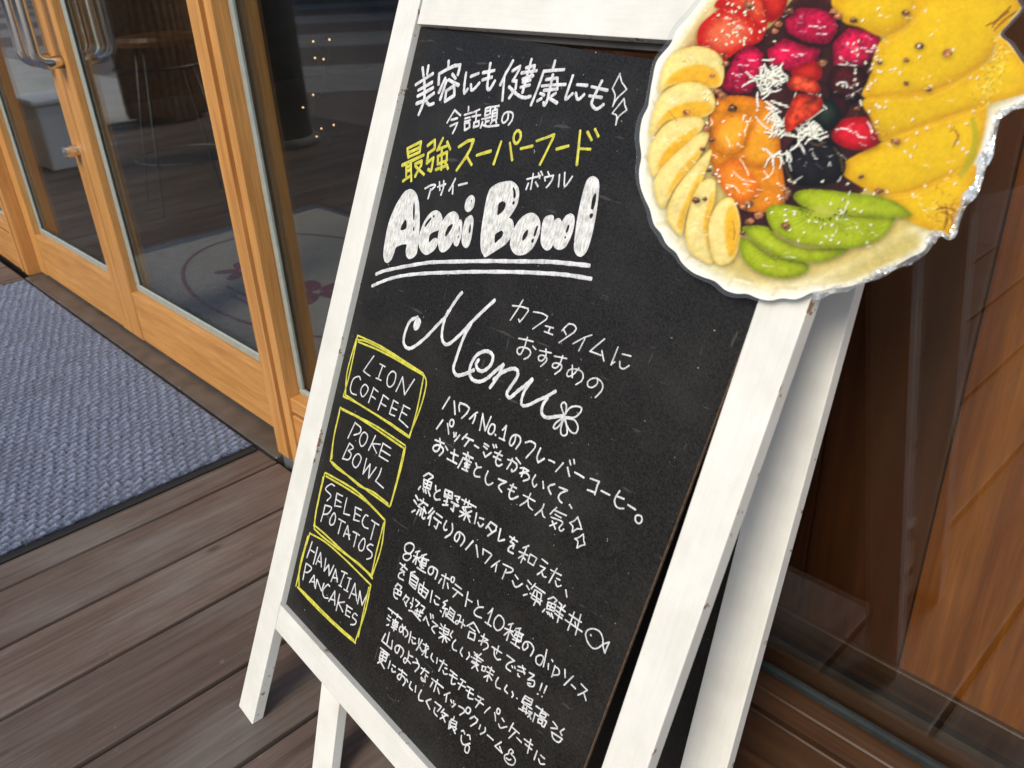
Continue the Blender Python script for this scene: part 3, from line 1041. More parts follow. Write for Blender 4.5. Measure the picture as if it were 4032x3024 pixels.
blk('side_note', W_, 7.5, 1960, 1150, R5, """~215,200 330,210 440,245;440,245 445,275 320,435 300,395;365,115 290,240 180,405;~520,290 640,310 725,355;725,355 700,400 510,540;695,490 805,525;760,515 735,585;675,575 800,620;925,565 1030,460;~1030,460 1100,480 1135,530 1100,590;1100,590 890,730;960,550 995,620;~1365,620 1250,665 1090,750;1265,680 1180,855;1550,680 1330,860 1500,920;1510,850 1540,1000;1745,800 1645,1055 1700,1015;1810,900 1935,930;~1770,1005 1780,1090 1830,1110 1905,1065;
305,675 515,720;430,660 390,800;~390,800 330,905 280,880 290,820 360,800 450,830 475,890 440,950 380,970;505,790 550,835;605,845 780,885;~705,830 695,930 640,1000 590,985 600,930 660,915 710,960 700,1010 625,1080;820,930 1005,970;~940,925 900,1040 850,1100 795,1090 800,1045 860,1030 920,1060 915,1120 825,1190;1080,1060 1080,1240;~1180,1100 1100,1190 1020,1230 1005,1190 1040,1130 1130,1120 1210,1150 1240,1220 1210,1290 1130,1340;~1450,1250 1440,1330 1370,1390 1310,1370 1310,1300 1370,1255 1450,1260 1520,1330 1510,1430 1410,1525""")
A7 = 500 / 2212
blk('coffee_text', W_, 8, 1700, 1520, A7, """310,190 185,395;395,265 405,490;490,310 470,370 485,440;~490,300 590,330 655,390;655,390 610,470 520,560;800,455 730,500 655,570;760,510 710,650;885,485 830,765;885,485 930,780 1035,530;o1045,665 1095,690 1090,780 1030,840 985,810 1000,720;1105,850 1115,855;1235,765 1300,690 1255,930;1180,905 1270,945;~1465,870 1440,970 1390,1040 1360,1000 1390,890 1460,850 1540,890 1545,980 1465,1100;~1630,985 1720,965 1800,1010;~1800,1010 1790,1090 1645,1250;~1895,1085 1835,1230 1850,1330;1850,1330 1960,1260;2040,1285 2140,1340;
190,590 80,745;270,655 295,835;o345,585 380,610 375,670 345,710 315,680 315,615;380,805 385,890;425,815 420,870;490,855 395,960;615,835 535,925;590,890 725,955;655,930 570,1045;745,1035 820,1080;915,1000 990,1050;905,1050 965,1095;895,1150 930,1240 1030,1160;1065,1020 1090,1075;1120,1020 1130,1070;~1200,1135 1140,1230 1110,1320 1130,1380 1170,1390 1225,1360;1100,1155 1230,1210;1080,1230 1205,1290;1325,1285 1420,1310 1475,1350;~1475,1350 1480,1420 1440,1480 1395,1490 1390,1450;1410,1265 1375,1340 1310,1445;1470,1255 1545,1355;
60,940 220,1005;140,915 150,1040;~150,1040 110,1120 60,1140 20,1090 50,1035 120,1035 190,1090 190,1150 130,1210;240,1050 275,1115;400,1105 375,1310;335,1160 465,1220;265,1265 430,1355;550,1170 720,1260;635,1155 630,1200;600,1210 610,1270;665,1230 645,1290;540,1250 685,1330;~540,1260 500,1340 455,1425;600,1330 580,1390;570,1350 660,1370;570,1400 645,1420;530,1440 625,1485;615,1330 600,1470;770,1345 790,1420;~865,1415 790,1430 735,1500 760,1570 840,1585""")
blk('coffee_text', W_, 8, 2150, 1650, 500 / 1843, """250,635 145,760;310,700 340,835;340,600 360,665;400,590 412,650;415,780 550,855;645,860 770,910 750,960 705,1095;605,1025 700,1065;800,1040 925,1105;~1070,1040 1010,1130 990,1200 1020,1270 1080,1300 1130,1295;1040,1125 1135,1160;1190,1245 1295,1315;o1340,1395 1390,1420 1385,1490 1345,1515 1300,1480 1300,1420;
125,945 60,960 28,990 75,1090;190,990 310,1035;~310,1035 220,1075 180,1130 200,1190 230,1215;340,1245 370,1295""")
blk('coffee_text', W_, 8, 1400, 1100, 1300 / 2212, """~1205,1310 1185,1350 1195,1390 1215,1375;1255,1355 1260,1400""")
blk('coffee_text', W_, 8, 1600, 1820, A7, """1990,100 2040,100 2140,150 1975,190;~1975,190 2080,190 2135,240 2130,290 2045,325;2050,100 2005,250;~1420,155 1375,270 1390,370 1440,400 1510,360;1600,290 1745,345;~1745,345 1640,390 1605,440 1660,525;~1865,380 1800,530 1800,610 1840,645 1945,595;1810,400 1920,450;1770,465 1880,515""")
A2 = 500 / 1269
blk('coffee_text', W_, 7.5, 1950, 1900, A2, """280,125 400,185;~355,110 320,180 245,230;~325,180 335,240 375,275;~490,215 470,265 400,325;~465,280 480,330 495,350;615,250 550,315;590,275 710,330;600,320 660,350;~560,345 670,395 640,450 655,485 685,465;570,385 600,465;615,400 545,435""")
blk('sparkle_mark', W_, 7, 1950, 1900, A2, """~825,345 790,378 745,400;~745,400 775,440 770,495;~770,495 815,465 865,465;865,465 845,400 825,345;~880,515 840,545 795,560;~795,560 825,590 820,655;~820,655 855,630 895,625;895,625 885,580 880,515""")
blk('poke_text', W_, 8, 1600, 1820, A7, """300,245 385,190 465,245;465,260 390,310;305,300 295,430 410,470 440,360 305,300;375,320 350,450;300,365 425,415;250,425 215,475;290,460 305,520;335,475 350,540;385,500 415,590;510,405 515,480;~590,490 520,520 485,590 510,650 585,650;
680,480 660,600 790,640 805,530 680,480;740,500 690,730;670,560 795,600;660,670 720,690;630,740 725,745;840,590 930,610 900,650;870,640 900,700;780,690 910,760 860,760;830,750 820,850 780,810;970,655 1210,785;1040,640 1010,730;1100,665 1080,760;1130,780 980,780;975,790 1010,850;1030,810 1045,900;935,855 1110,940;1140,850 920,950;1045,890 1000,1000;1050,910 1105,1045;
1225,880 1185,1065;1275,970 1345,990;~1250,1050 1270,1105 1300,1115 1345,1070;1385,1145 1470,1040 1570,1110;1570,1110 1560,1180 1420,1285;1420,1110 1490,1215;1645,1160 1600,1360 1630,1375 1710,1355;1800,1295 1935,1385;1885,1305 1810,1385;~1810,1385 1870,1430 1860,1500;~1890,1440 1800,1470 1775,1540 1860,1590;
165,585 205,660;135,665 180,730;95,865 150,835;300,640 285,690;235,660 375,755;285,700 200,760 330,860;310,780 345,885;225,820 180,905;260,830 230,925;~290,860 270,950 300,985 325,965;460,800 385,885;490,855 375,980;430,930 395,1095;525,895 625,970;480,965 605,1060;560,1030 515,1160 485,1115;~700,1020 655,1120 670,1180 710,1180;~800,1070 810,1160 770,1250 680,1315;~925,1250 920,1310 880,1380 845,1340 860,1260 920,1215 1000,1280 1010,1360 945,1455;1160,1370 1030,1520;1215,1440 1245,1655""")
blk('poke_text', W_, 7.5, 1950, 1900, A2, """335,630 280,650;240,690 330,730;310,650 255,800;290,720 235,755;275,735 300,775;350,715 330,795 380,830 415,755 350,715""")
blk('poke_text', W_, 7.5, 1540, 2100, A2, """920,155 915,215;920,155 1000,205;1005,215 940,300;1085,275 1000,335;1055,310 1040,380;~1120,305 1215,355 1200,385 1150,395;1150,360 1110,455""")
A4 = 500 / 1058
blk('poke_text', W_, 7.5, 1950, 2150, A4, """390,110 435,145;375,165 415,185 350,235;~385,205 400,250 425,260;465,200 550,245;515,185 450,305;510,270 540,285;~500,290 515,335 550,330;587,365 597,425;165,240 190,275;~145,290 160,335 185,340 225,315;
270,285 300,320;262,330 285,365;235,410 265,400;335,310 300,355;330,335 415,395;330,365 300,430 375,480 385,400 330,365;290,395 390,460;350,380 345,440 320,495;345,445 375,490;440,440 485,425 515,455 490,470;440,465 430,520 490,545 505,490 440,465;470,475 455,525;435,490 495,520;415,525 395,545;430,545 440,570;445,550 460,585;465,560 482,600;535,470 555,495;585,495 560,520;520,505 585,550;505,535 565,580;495,560 555,605;550,500 520,635;
620,570 720,635;585,615 725,715;660,550 605,700;715,570 670,740;665,635 670,660""")
blk('fish_mark', W_, 7.5, 1950, 2150, A4, """~750,735 770,700 820,690 870,715 895,770 895,830;~750,735 770,800 810,850 850,850 895,820 950,800;950,800 915,890 895,820;795,735 800,748""")
blk('potato_text', W_, 7.5, 1540, 2100, A2, """o185,95 225,120 220,165 180,205 140,175 140,120;o180,205 200,235 165,270 125,250 130,215;285,180 245,190;225,225 285,250;265,190 240,310;255,235 215,285;265,245 285,290;355,210 300,225;290,240 375,270;310,255 290,310 345,330 355,275 310,255;300,285 350,305;285,325 325,350;260,340 345,395;325,220 300,360;~425,345 420,390 395,415 370,390 380,345 415,335 460,370 460,410 440,455;
505,415 580,460;550,405 515,550;505,455 475,495;565,500 572,550;o615,435 635,450 625,490 600,480 600,445;640,510 705,555;615,545 715,620;665,585 620,635;770,585 740,725;765,660 810,690;865,670 870,720;~925,740 870,740 830,780 845,820 905,845;970,800 1015,750 965,910;940,885 1000,930;
90,300 160,365;140,310 95,360;~95,360 130,380 125,415;~135,385 85,400 75,440 125,470;240,385 200,390;200,390 180,500 240,560 275,460 200,390;200,420 262,462;190,450 258,495;185,480 245,525;330,490 300,620;285,505 275,590 340,650 375,575 285,505;275,550 360,600;415,575 390,690;445,625 485,655;~435,665 440,705 480,715;560,670 520,690 545,710 515,745 560,760;540,760 515,830;490,770 500,785;550,790 545,830;590,740 560,820;590,740 640,790 610,870;580,775 625,805;570,800 615,840;550,820 630,890;
75,505 45,525;60,505 105,535 90,555;40,550 105,585 95,620 35,590;70,570 65,600;~35,550 25,610 40,640 65,655;150,615 120,660;145,625 180,650 150,700;135,680 150,725;220,645 215,685;~195,695 210,715 200,745;180,770 215,780 295,875;245,665 285,700 250,730;300,720 335,745 310,780;240,770 320,800;265,755 250,815;295,770 275,830;230,790 300,830""")
blk('potato_text', W_, 7.5, 0, 0, 1.0, """o1964,2423 1982,2440 1981,2465 1962,2483 1946,2468 1947,2440""")
blk('potato_text', W_, 7.5, 1950, 2150, A4, """150,645 110,655;80,685 150,715;135,655 95,785;120,705 75,740;125,710 145,750;215,685 170,690;160,700 235,740;180,715 155,760 215,795 225,745 180,715;170,740 220,765;145,775 200,800;130,800 200,850;205,690 165,830;~270,815 270,845 240,865 228,835 250,800 290,805 320,845 315,880 295,915""")
A6 = 530 / 963
blk('potato_text', W_, 7.5, 1820, 2500, A6, """o580,160 560,145 530,160 530,200 555,215 575,190;605,105 580,230;640,175 650,190;620,205 615,245;665,220 640,300;~660,225 690,245 690,280 650,290;733,245 737,305;795,295 730,360;780,355 812,385;850,350 895,395 830,430;870,415 885,470;
215,85 285,130;260,80 245,135;~230,100 230,140 250,175 275,175;320,145 375,185;~375,185 330,205 315,235 345,260;355,220 360,235;375,225 380,240;400,225 455,245;395,250 450,270;430,220 445,280;~400,275 400,290 410,300;480,270 515,290 470,320;~470,320 515,330 510,365 480,365 470,345 490,350;570,345 555,395;540,420 543,422;605,365 585,415;570,440 573,442;
~260,305 240,340 245,375 275,385;~318,360 305,390 325,420;~358,405 365,430 355,445;390,453 392,454;450,435 430,475 490,505 505,465 450,435;445,455 500,485;425,480 500,530;440,500 430,545;465,515 455,565;430,520 460,535;405,525 470,560;475,545 500,555 470,585;480,560 490,600;530,510 620,575;575,530 570,550;560,555 555,575 590,595 600,575 560,555;520,560 505,620;520,565 605,620 585,660 570,650;545,600 540,625 570,640 575,615 545,600;650,620 680,660;635,665 680,670;730,670 700,690 715,720;~640,695 650,740 690,770 715,745;640,695 715,745""")
blk('potato_text', W_, 7.2, 1470, 2350, A2, """~845,180 875,195 850,260 825,270 830,240 880,255 915,290;900,225 880,310;1000,255 935,290;1000,255 1060,355;960,300 1015,345;960,345 945,405 1005,435 1020,370 960,345;1110,375 1075,480;1080,390 1145,430 1055,440;~1055,440 1130,460 1145,505 1100,530;500,230 525,195 555,285;570,170 578,215;595,180 600,215;590,245 645,290;~645,290 600,295 585,320 615,365;720,280 710,310;710,305 700,360 745,380 760,330 710,305;705,335 750,355;675,270 690,300;660,310 690,325;795,345 770,375;765,385 785,415;660,355 765,435;715,375 690,455;710,390 655,410;715,400 735,455;~825,430 795,470 795,520 830,540;~890,505 870,550 890,595;~955,555 960,590 935,625;980,600 983,602;
1005,555 1030,580;1080,570 1050,590;1010,580 1100,640;995,610 1075,655;985,640 1055,680;1040,570 1030,680 985,715;980,650 1045,690;1025,690 1045,740;1090,690 1085,735 1115,745 1125,705 1090,690;1140,700 1205,750;1130,745 1195,785;1180,705 1150,790 1135,845;1155,785 1105,800;1160,790 1185,835""")
A77 = 500 / 1123
blk('pancake_text', W_, 7.2, 1470, 2350, A2, """150,115 285,220;195,145 185,170;245,175 235,205;150,185 175,205;140,215 165,240;135,285 155,275;195,225 250,260;205,240 190,285 235,305 245,265 205,240;200,262 240,285;225,225 205,340;180,300 230,325;290,275 300,380;~320,300 280,350 260,340 270,300 310,310 345,350 340,385 320,400;375,350 355,455;390,400 425,420;~385,430 395,465 425,465;460,415 450,470;490,430 430,535;465,500 480,540;500,470 550,500;530,470 520,520;490,545 550,520;515,545 485,580;~525,545 520,595 545,605;~590,565 575,610 600,650;640,610 630,665;665,635 735,685;705,635 655,740;715,710 735,720;~695,735 705,770 735,770;
120,370 85,440 180,520 190,435;160,355 135,470;~250,490 265,500 240,560 218,540 225,495 260,485 300,530 295,570 275,600;~355,545 345,610 320,660 305,640 320,610 370,670;350,575 395,600;430,615 445,650;~395,655 445,665 455,700 415,745;480,710 555,760;515,715 475,770;525,775 545,800;~520,790 515,840 485,835 480,805 520,850;
70,510 155,580;75,545 60,610 125,645 140,585 75,545;65,580 130,615;105,545 85,640 45,660;60,630 110,715;170,640 150,715;190,680 220,700;~185,715 190,750 220,750;255,720 330,785;290,730 280,800;~280,800 260,830 240,800 265,775 310,810 320,850 295,885;335,820 345,850""")
blk('pancake_text', W_, 7.2, 1470, 2600, A77, """680,90 740,135;675,125 740,165;~705,120 690,180 695,210 725,210;770,165 815,195;750,200 815,240;790,190 755,260;830,230 885,265;820,265 885,305;~855,260 840,310 845,335 880,345;925,320 970,345;900,340 975,395;950,345 905,415;1035,415 985,465;1070,460 1080,535;o1105,425 1120,445 1110,475 1092,465 1090,440;
515,160 620,245;570,170 535,275;525,195 505,235;570,245 583,295;675,285 625,310;655,300 640,365;685,350 695,375;705,360 710,380;725,385 695,415;755,405 800,430;~800,430 805,455 765,485;o838,415 858,435 845,470 822,460 820,430;895,495 855,515;895,495 925,525 910,550 860,580;950,570 935,605;~990,595 985,630 945,655;1010,660 1060,705;
~335,190 320,230 345,265;375,225 370,280;~425,265 400,310 405,350 440,360;510,345 465,360 500,435;550,370 600,410 565,450;~545,420 535,460 565,495;625,430 600,460;605,455 660,490;650,480 590,515;610,480 635,545;715,500 705,520;690,520 680,575 730,595 740,545 690,520;685,548 735,570;675,540 665,600;690,590 665,605;700,585 725,650;735,605 710,620""")
blk('smile_mark', W_, 7, 1470, 2600, A77, """~780,625 800,620 810,650;~830,660 850,665 858,700;~780,665 775,710 800,745 855,735;o830,750 850,775 835,820 812,805 812,770""")
blk('pancake_text', W_, 7.2, 1820, 2500, A6, """285,595 300,620;~260,635 275,665 320,655;365,630 335,690;350,655 410,705;385,690 335,740;390,735 425,770;445,745 505,790;450,780 495,820;490,745 465,845;535,825 515,890;560,860 590,885;~545,885 560,920 590,925;280,765 235,795 285,845;270,800 285,845""")
blk('cream_mark', W_, 7, 1820, 2500, A6, """o350,820 365,840 350,850 370,875 380,900 365,930 335,925 305,895 305,860 330,850 335,830;~315,880 335,895 350,890""")
A8 = 500 / 1058
blk('coffee_box', Y_, 7.5, 1250, 1300, A8, """~335,50 265,370 215,550;~325,75 250,350 235,545;~335,45 480,110 600,175 880,360;~335,80 420,100 640,215 890,380;~340,100 560,190 880,375;~890,375 905,450 860,640 760,890;~885,390 830,650 765,900;~215,555 330,610 540,740 755,890;~240,545 400,650 600,770 760,885""")
blk('coffee_name', W_, 6.2, 1250, 1300, A8, """470,215 380,340 440,380;520,280 565,305;545,295 505,410;485,400 530,420;o625,345 655,370 640,440 605,475 580,450 590,380;655,510 710,390 725,540 810,410;~360,415 345,385 300,410 275,480 285,525 325,540;o400,455 425,485 405,530 375,555 360,520 370,475;470,480 425,605;465,480 505,515;445,545 485,575;550,540 505,665;545,540 595,575;525,605 570,635;635,585 600,695;635,585 675,610;615,640 660,665;600,695 645,715;720,625 680,745;715,625 770,655;700,680 745,710;680,745 755,810""")
A9 = 450 / 1071
blk('poke_box', Y_, 7.5, 1250, 1600, A9, """~215,10 160,250 120,500;~205,60 150,300 135,490;~220,15 400,110 580,205 820,370;~230,30 420,130 810,395;~825,380 790,560 680,930;~815,400 740,700 680,930;~120,510 180,580 300,660 430,760 560,860 675,940;~130,520 260,630 400,750 520,800 660,910""")
blk('poke_name', W_, 6.2, 1250, 1600, A9, """355,150 285,300;~360,160 405,200 400,250 345,265;o440,245 470,280 455,340 415,375 395,330 410,275;545,275 480,410;590,355 515,350 555,440;615,345 580,465;615,345 690,395;600,410 680,460;580,465 660,515;300,345 235,490;~300,345 335,385 290,415;~290,415 315,450 290,500 240,490;o380,445 410,485 390,545 355,575 330,530 345,475;460,490 425,632 495,545 480,675 550,570;~600,580 580,640 545,700;545,700 620,765""")
A10 = 400 / 846
blk('potato_box', Y_, 7.5, 1180, 1850, A10, """~210,30 150,280 115,470;~195,60 135,350 125,480;~215,25 400,130 520,220 710,420;~220,55 400,160 560,270 700,410;~712,425 680,650 600,890;~700,440 640,680 600,870;~120,490 200,560 350,680 500,790 605,905;~130,470 220,545 380,700 600,880""")
blk('potato_name', W_, 6.2, 1180, 1850, A10, """~290,135 260,120 215,160 260,215 230,255;310,195 290,300;310,195 360,220;300,245 345,270;290,300 345,305;390,235 365,365 415,380;465,310 450,415;465,310 515,335;460,360 505,385;450,415 495,430;~570,385 545,380 520,430 535,475 570,490;600,420 660,460;630,440 590,580;215,290 175,430;~215,295 265,315 235,365 200,370;o285,360 300,390 285,450 255,455 250,415;325,410 380,440;350,425 320,530;400,465 365,555;400,465 415,580;375,530 420,545;445,515 500,545;475,530 450,640;o530,570 545,600 530,665 500,670 495,625;~610,630 585,620 560,650 600,690 595,730 555,745""")
A11 = 400 / 793
blk('pancake_box', Y_, 7.5, 1130, 2080, A11, """~180,35 130,200 70,450;~165,60 100,300 95,460;~180,40 300,110 450,240 650,440;~655,440 610,650 530,890;~640,460 600,640 555,850;~80,460 180,570 300,690 440,820 530,890;~100,470 200,570 330,700 520,870;~90,465 250,620 420,790 535,895""")
blk('pancake_name', W_, 6.2, 1130, 2080, A11, """195,105 155,230;240,150 205,280;180,165 215,190;262,190 225,280;262,190 270,300;235,250 270,265;305,235 290,335 325,285 330,370 365,290;380,320 345,415;380,320 395,420;360,385 395,395;425,335 470,355;450,350 415,450;405,445 425,460;475,385 500,395;490,395 465,480;445,475 475,495;530,430 485,545;530,430 545,570;505,510 545,525;570,490 550,590;570,490 585,600 620,525;
150,275 125,400;~150,275 190,310 165,345 135,340;210,370 175,420;210,370 215,455;190,415 215,420;235,400 220,470;235,400 270,490 290,430;~335,455 315,440 280,490 290,540 320,545;375,490 325,570;375,490 375,600;345,555 375,560;410,515 385,640;450,575 400,580 435,650;470,600 455,675;465,600 510,630;465,640 495,660;455,675 490,695;~550,680 530,665 510,690 540,725 525,750 495,750""")


def catmull(P, closed=False, step=6):
    P = [np.array(p, float) for p in P]
    n = len(P)
    out = []
    rngi = range(n if closed else n - 1)
    for i in rngi:
        p1, p2 = P[i], P[(i + 1) % n]
        p0 = P[i - 1] if (i > 0 or closed) else 2 * p1 - p2
        p3 = P[(i + 2) % n] if (i + 2 < n or closed) else 2 * p2 - p1
        for t in np.linspace(0, 1, step, endpoint=False):
            out.append(0.5 * ((2 * p1) + (-p0 + p2) * t + (2 * p0 - 5 * p1 + 4 * p2 - p3) * t * t + (-p0 + 3 * p1 - 3 * p2 + p3) * t ** 3))
    out.append(P[0] if closed else P[-1])
    return out


PROF = [(math.cos(a), math.sin(a)) for a in np.linspace(0, math.pi, 6)]


def stroke_mesh(pts, r, w0, V, F, hgt=0.00045):
    """a raised ribbon of marker paint along pts (u, v), round ended"""
    pts = [np.array(p) for p in pts]
    clean = [pts[0]]
    for p in pts[1:]:
        if np.linalg.norm(p - clean[-1]) > 1e-5:
            clean.append(p)
    if len(clean) < 2:
        clean.append(clean[0] + np.array([1e-4, 0]))
    pts = clean
    n = len(pts)
    tang = []
    for i in range(n):
        t = pts[min(i + 1, n - 1)] - pts[max(i - 1, 0)]
        tang.append(t / (np.linalg.norm(t) + 1e-12))
    rings = []
    for e, k in ((-0.98, 0.2), (-0.80, 0.62), (-0.42, 0.91)):
        rings.append((pts[0] + tang[0] * e * r * 0.8, tang[0], k))
    for i in range(n):
        rings.append((pts[i], tang[i], 1.0 + 0.10 * math.sin(i * 1.7 + pts[0][0] * 900)))
    for e, k in ((0.42, 0.91), (0.80, 0.62), (0.98, 0.2)):
        rings.append((pts[-1] + tang[-1] * e * r * 0.8, tang[-1], k))
    base = len(V)
    m = len(PROF)
    for c, t, k in rings:
        nx = np.array([-t[1], t[0]])
        for a, b in PROF:
            q_ = c + nx * a * r * k
            V.append((q_[0], q_[1], w0 + b * hgt * (0.4 + 0.6 * k)))
    for i in range(len(rings) - 1):
        for j in range(m - 1):
            F.append((base + i * m + j, base + i * m + j + 1, base + (i + 1) * m + j + 1, base + (i + 1) * m + j))


W0 = WP + 0.0001
groups = {}
for name, mat, w, ox, oy, sc, txt in BLOCKS:
    key = (name, mat, len(groups)) if name in ('reading_aid', 'sparkle_mark') else (name, mat)
    V, F = groups.setdefault(key, ([], []))
    for s in txt.replace('\n', '').split(';'):
        s = s.strip()
        if not s:
            continue
        mode = s[0] if s[0] in '~o' else ''
        s = s[1:] if mode else s
        P = [tuple(map(float, t.split(','))) for t in s.split()]
        P = [(ox + x * sc + random.gauss(0, 0.6), oy + y * sc + random.gauss(0, 0.6)) for x, y in P]
        cx, cy = P[0]
        a, b, c = to_sign(cx, cy, W0), to_sign(cx + 4, cy, W0), to_sign(cx, cy + 4, W0)
        J = math.sqrt(abs((b[0] - a[0]) * (c[1] - a[1]) - (b[1] - a[1]) * (c[0] - a[0]))) / 4
        r = 0.5 * w * (0.98 if w > 9 else 0.84 if w > 7.6 else 0.76) * J * random.uniform(0.93, 1.07)
        if mode == 'o':
            Q = catmull(P, True)
        elif mode == '~':
            Q = catmull(P)
        else:
            Q = None
        if Q is not None:
            stroke_mesh([to_sign(x, y, W0) for x, y in Q], r, W0, V, F)
        else:
            for i in range(len(P) - 1):
                A, B = np.array(P[i]), np.array(P[i + 1])
                mid = (A + B) / 2 + np.random.default_rng(int(A[0] * 7 + B[1])).normal(0, 0.5, 2)
                stroke_mesh([to_sign(*q_, W0) for q_ in (A, mid, B)], r, W0 + 0.00002 * (i % 3), V, F)
LET = {'headline': 'large white handwritten headline', 'yellow_heading': 'yellow handwritten heading line', 'menu_script': 'looping white script word Menu'}
for (name, mat, *_), (V, F) in groups.items():
    o = mesh_obj(name + '_lettering' if not name.endswith(('mark', 'box')) else name, V, F, M_[mat], panel, smooth=True, M=SM)
    if name in LET:
        o['label'] = LET[name]

# bubble letters: outline, then the holes left black
from mathutils.geometry import tessellate_polygon
BUB = [
    (1480, 700, '500,170 560,200 600,270 625,400 633,600 625,800 600,1050 570,1130 495,1175 450,1140 440,1060 445,960 300,1000 260,1100 220,1190 165,1232 125,1190 115,1080 140,900 190,660 280,430 380,260 430,200|430,610 447,650 440,735 360,760 382,680|558,355 568,450 560,600 545,600 538,500 545,400|552,705 562,740 550,775 540,745'),
    (1480, 700, '860,480 920,500 955,560 962,630 945,720 900,760 830,785 780,830 765,900 775,945 830,895 865,880 895,900 890,970 850,1040 790,1090 730,1115 680,1085 640,1020 625,930 645,800 700,650 780,530|800,575 805,600 760,660 720,715 712,690 750,620|840,540 855,555 840,580 828,562'),
    (1480, 700, '1125,495 1175,520 1200,570 1205,610 1240,620 1250,700 1235,850 1200,960 1175,990 1140,970 1125,920 1060,1020 980,1078 930,1050 910,960 905,870 930,740 980,620 1050,530|1110,670 1115,700 1080,770 1015,855 1010,800 1050,710|1210,690 1218,740 1210,800 1202,750|1195,840 1205,855 1195,880 1187,860'),
    (1480, 700, '1385,258 1425,285 1432,340 1415,420 1370,480 1330,490 1298,455 1300,390 1325,310|1388,312 1393,335 1385,365 1379,340'),
    (1480, 700, '1375,550 1405,575 1413,630 1400,760 1380,880 1350,980 1310,1015 1270,985 1252,920 1260,800 1280,690 1310,600|1375,668 1382,710 1375,780 1358,808 1350,770 1362,700'),
    (1880, 650, '480,238 550,275 595,350 598,450 570,580 480,730 450,765 500,800 522,870 515,960 470,1060 400,1150 250,1250 120,1330 95,1310 60,1240 50,1120 60,960 90,750 130,520 165,400 200,335 300,270 400,245|365,525 405,545 408,590 385,650 340,700 290,725 295,640 310,560|340,955 370,965 372,1000 350,1050 300,1095 255,1132 250,1060 265,1000|525,320 550,370 560,440 545,480 520,465 522,390 512,345|525,520 542,540 525,575 503,560'),
    (1880, 650, '790,700 850,730 895,790 908,880 895,990 850,1110 790,1210 700,1285 600,1305 530,1270 490,1200 480,1120 505,1000 560,880 640,770 720,715|725,940 737,970 715,1040 665,1098 650,1070 670,1000|865,880 880,895 865,960 840,1030 815,1025 835,940|800,1070 822,1080 805,1130 780,1110'),
    (1880, 650, '1050,735 1100,745 1110,820 1160,780 1200,790 1225,835 1280,750 1350,712 1395,740 1405,820 1380,960 1330,1090 1270,1190 1190,1225 1130,1200 1100,1155 1060,1210 1010,1235 960,1200 925,1120 930,1000 945,870 980,770|1325,865 1337,890 1320,950 1290,990 1283,960 1305,890|1275,1030 1290,1045 1275,1070 1262,1050'),
    (1880, 650, '1670,170 1730,195 1760,260 1755,420 1720,700 1670,960 1610,1180 1560,1280 1500,1325 1445,1300 1412,1230 1410,1150 1430,950 1470,700 1530,430 1580,260 1620,195|1700,415 1725,430 1715,540 1685,640 1660,645 1648,620 1665,500|1655,700 1680,710 1675,745 1650,778 1630,760 1632,720'),
]
for ox, oy, txt in BUB:
    loops = []
    V2, F2 = [], []
    for part in txt.split('|'):
        P = [tuple(map(float, t.split(','))) for t in part.split()]
        P = [(ox + x * R5, oy + y * R5) for x, y in P]
        uv = [to_sign(*p, W0) for p in catmull(P, True, 4)[:-1]]
        loops.append([Vector((a, b, 0)) for a, b in uv])
        if len(loops) == 1:
            stroke_mesh(uv + [uv[0], uv[1]], 0.0006, W0 + 0.0001, V2, F2, 0.0004)
    flat = [v for lp in loops for v in lp]
    tris = tessellate_polygon(loops)
    o = mesh_obj('bubble_letter', [(v.x, v.y, W0 + 0.00012) for v in flat], tris, M_['white_marker_fill'], panel, M=SM)
    bm = bmesh.new(); bm.from_mesh(o.data)
    for fc in bm.faces:
        if fc.normal.z < 0:
            fc.normal_flip()
    bm.to_mesh(o.data); bm.free()
    mesh_obj('letter_outline', V2, F2, M_['white_marker'], panel, smooth=True, M=SM)

# ================================================================== laminated photo cut-out of the fruit bowl
ZS = 1582 / 2187                  # the cut-out is drawn in steps of this many photo pixels
ZX = 2450.0
CS = 2.6                          # canvas step
CX0, CY0 = -60, -470
CW, CH = int(2620 / CS), int(2190 / CS)
canvas = np.zeros((CH, CW, 3), np.float32)
YY, XX = np.mgrid[0:CH, 0:CW].astype(np.float32)
XX = XX * CS + CX0
YY = YY * CS + CY0


def vnoise(scale, seed, oct_=4):
    """value noise over the canvas"""
    r = np.random.default_rng(seed)
    out = np.zeros((CH, CW), np.float32); amp = 1.0; tot = 0
    for k in range(oct_):
        s = max(scale / 2 ** k / CS, 1.0)
        gh, gw = int(CH / s) + 3, int(CW / s) + 3
        g = r.random((gh, gw)).astype(np.float32)
        y = np.arange(CH) / s; x = np.arange(CW) / s
        yi, xi = y.astype(int), x.astype(int)
        fy, fx = (y - yi)[:, None], (x - xi)[None, :]
        fy = fy * fy * (3 - 2 * fy); fx = fx * fx * (3 - 2 * fx)
        a = g[yi][:, xi] * (1 - fx) + g[yi][:, xi + 1] * fx
        b = g[yi + 1][:, xi] * (1 - fx) + g[yi + 1][:, xi + 1] * fx
        out += amp * (a * (1 - fy) + b * fy); tot += amp; amp *= 0.55
    return out / tot


def pts_of(s):
    return [tuple(map(float, t.split(','))) for t in s.split()]


def poly_mask(P, S):
    X, Y = XX[S], YY[S]
    ins = np.zeros(X.shape, bool)
    for k in range(len(P)):
        ax, ay = P[k - 1]; bx, by = P[k]
        if ay == by:
            continue
        rows = np.where((Y[:, 0] >= min(ay, by)) & (Y[:, 0] < max(ay, by)))[0]
        if len(rows):
            ins[rows] ^= X[rows] < (bx - ax) * (Y[rows] - ay) / (by - ay) + ax
    return ins


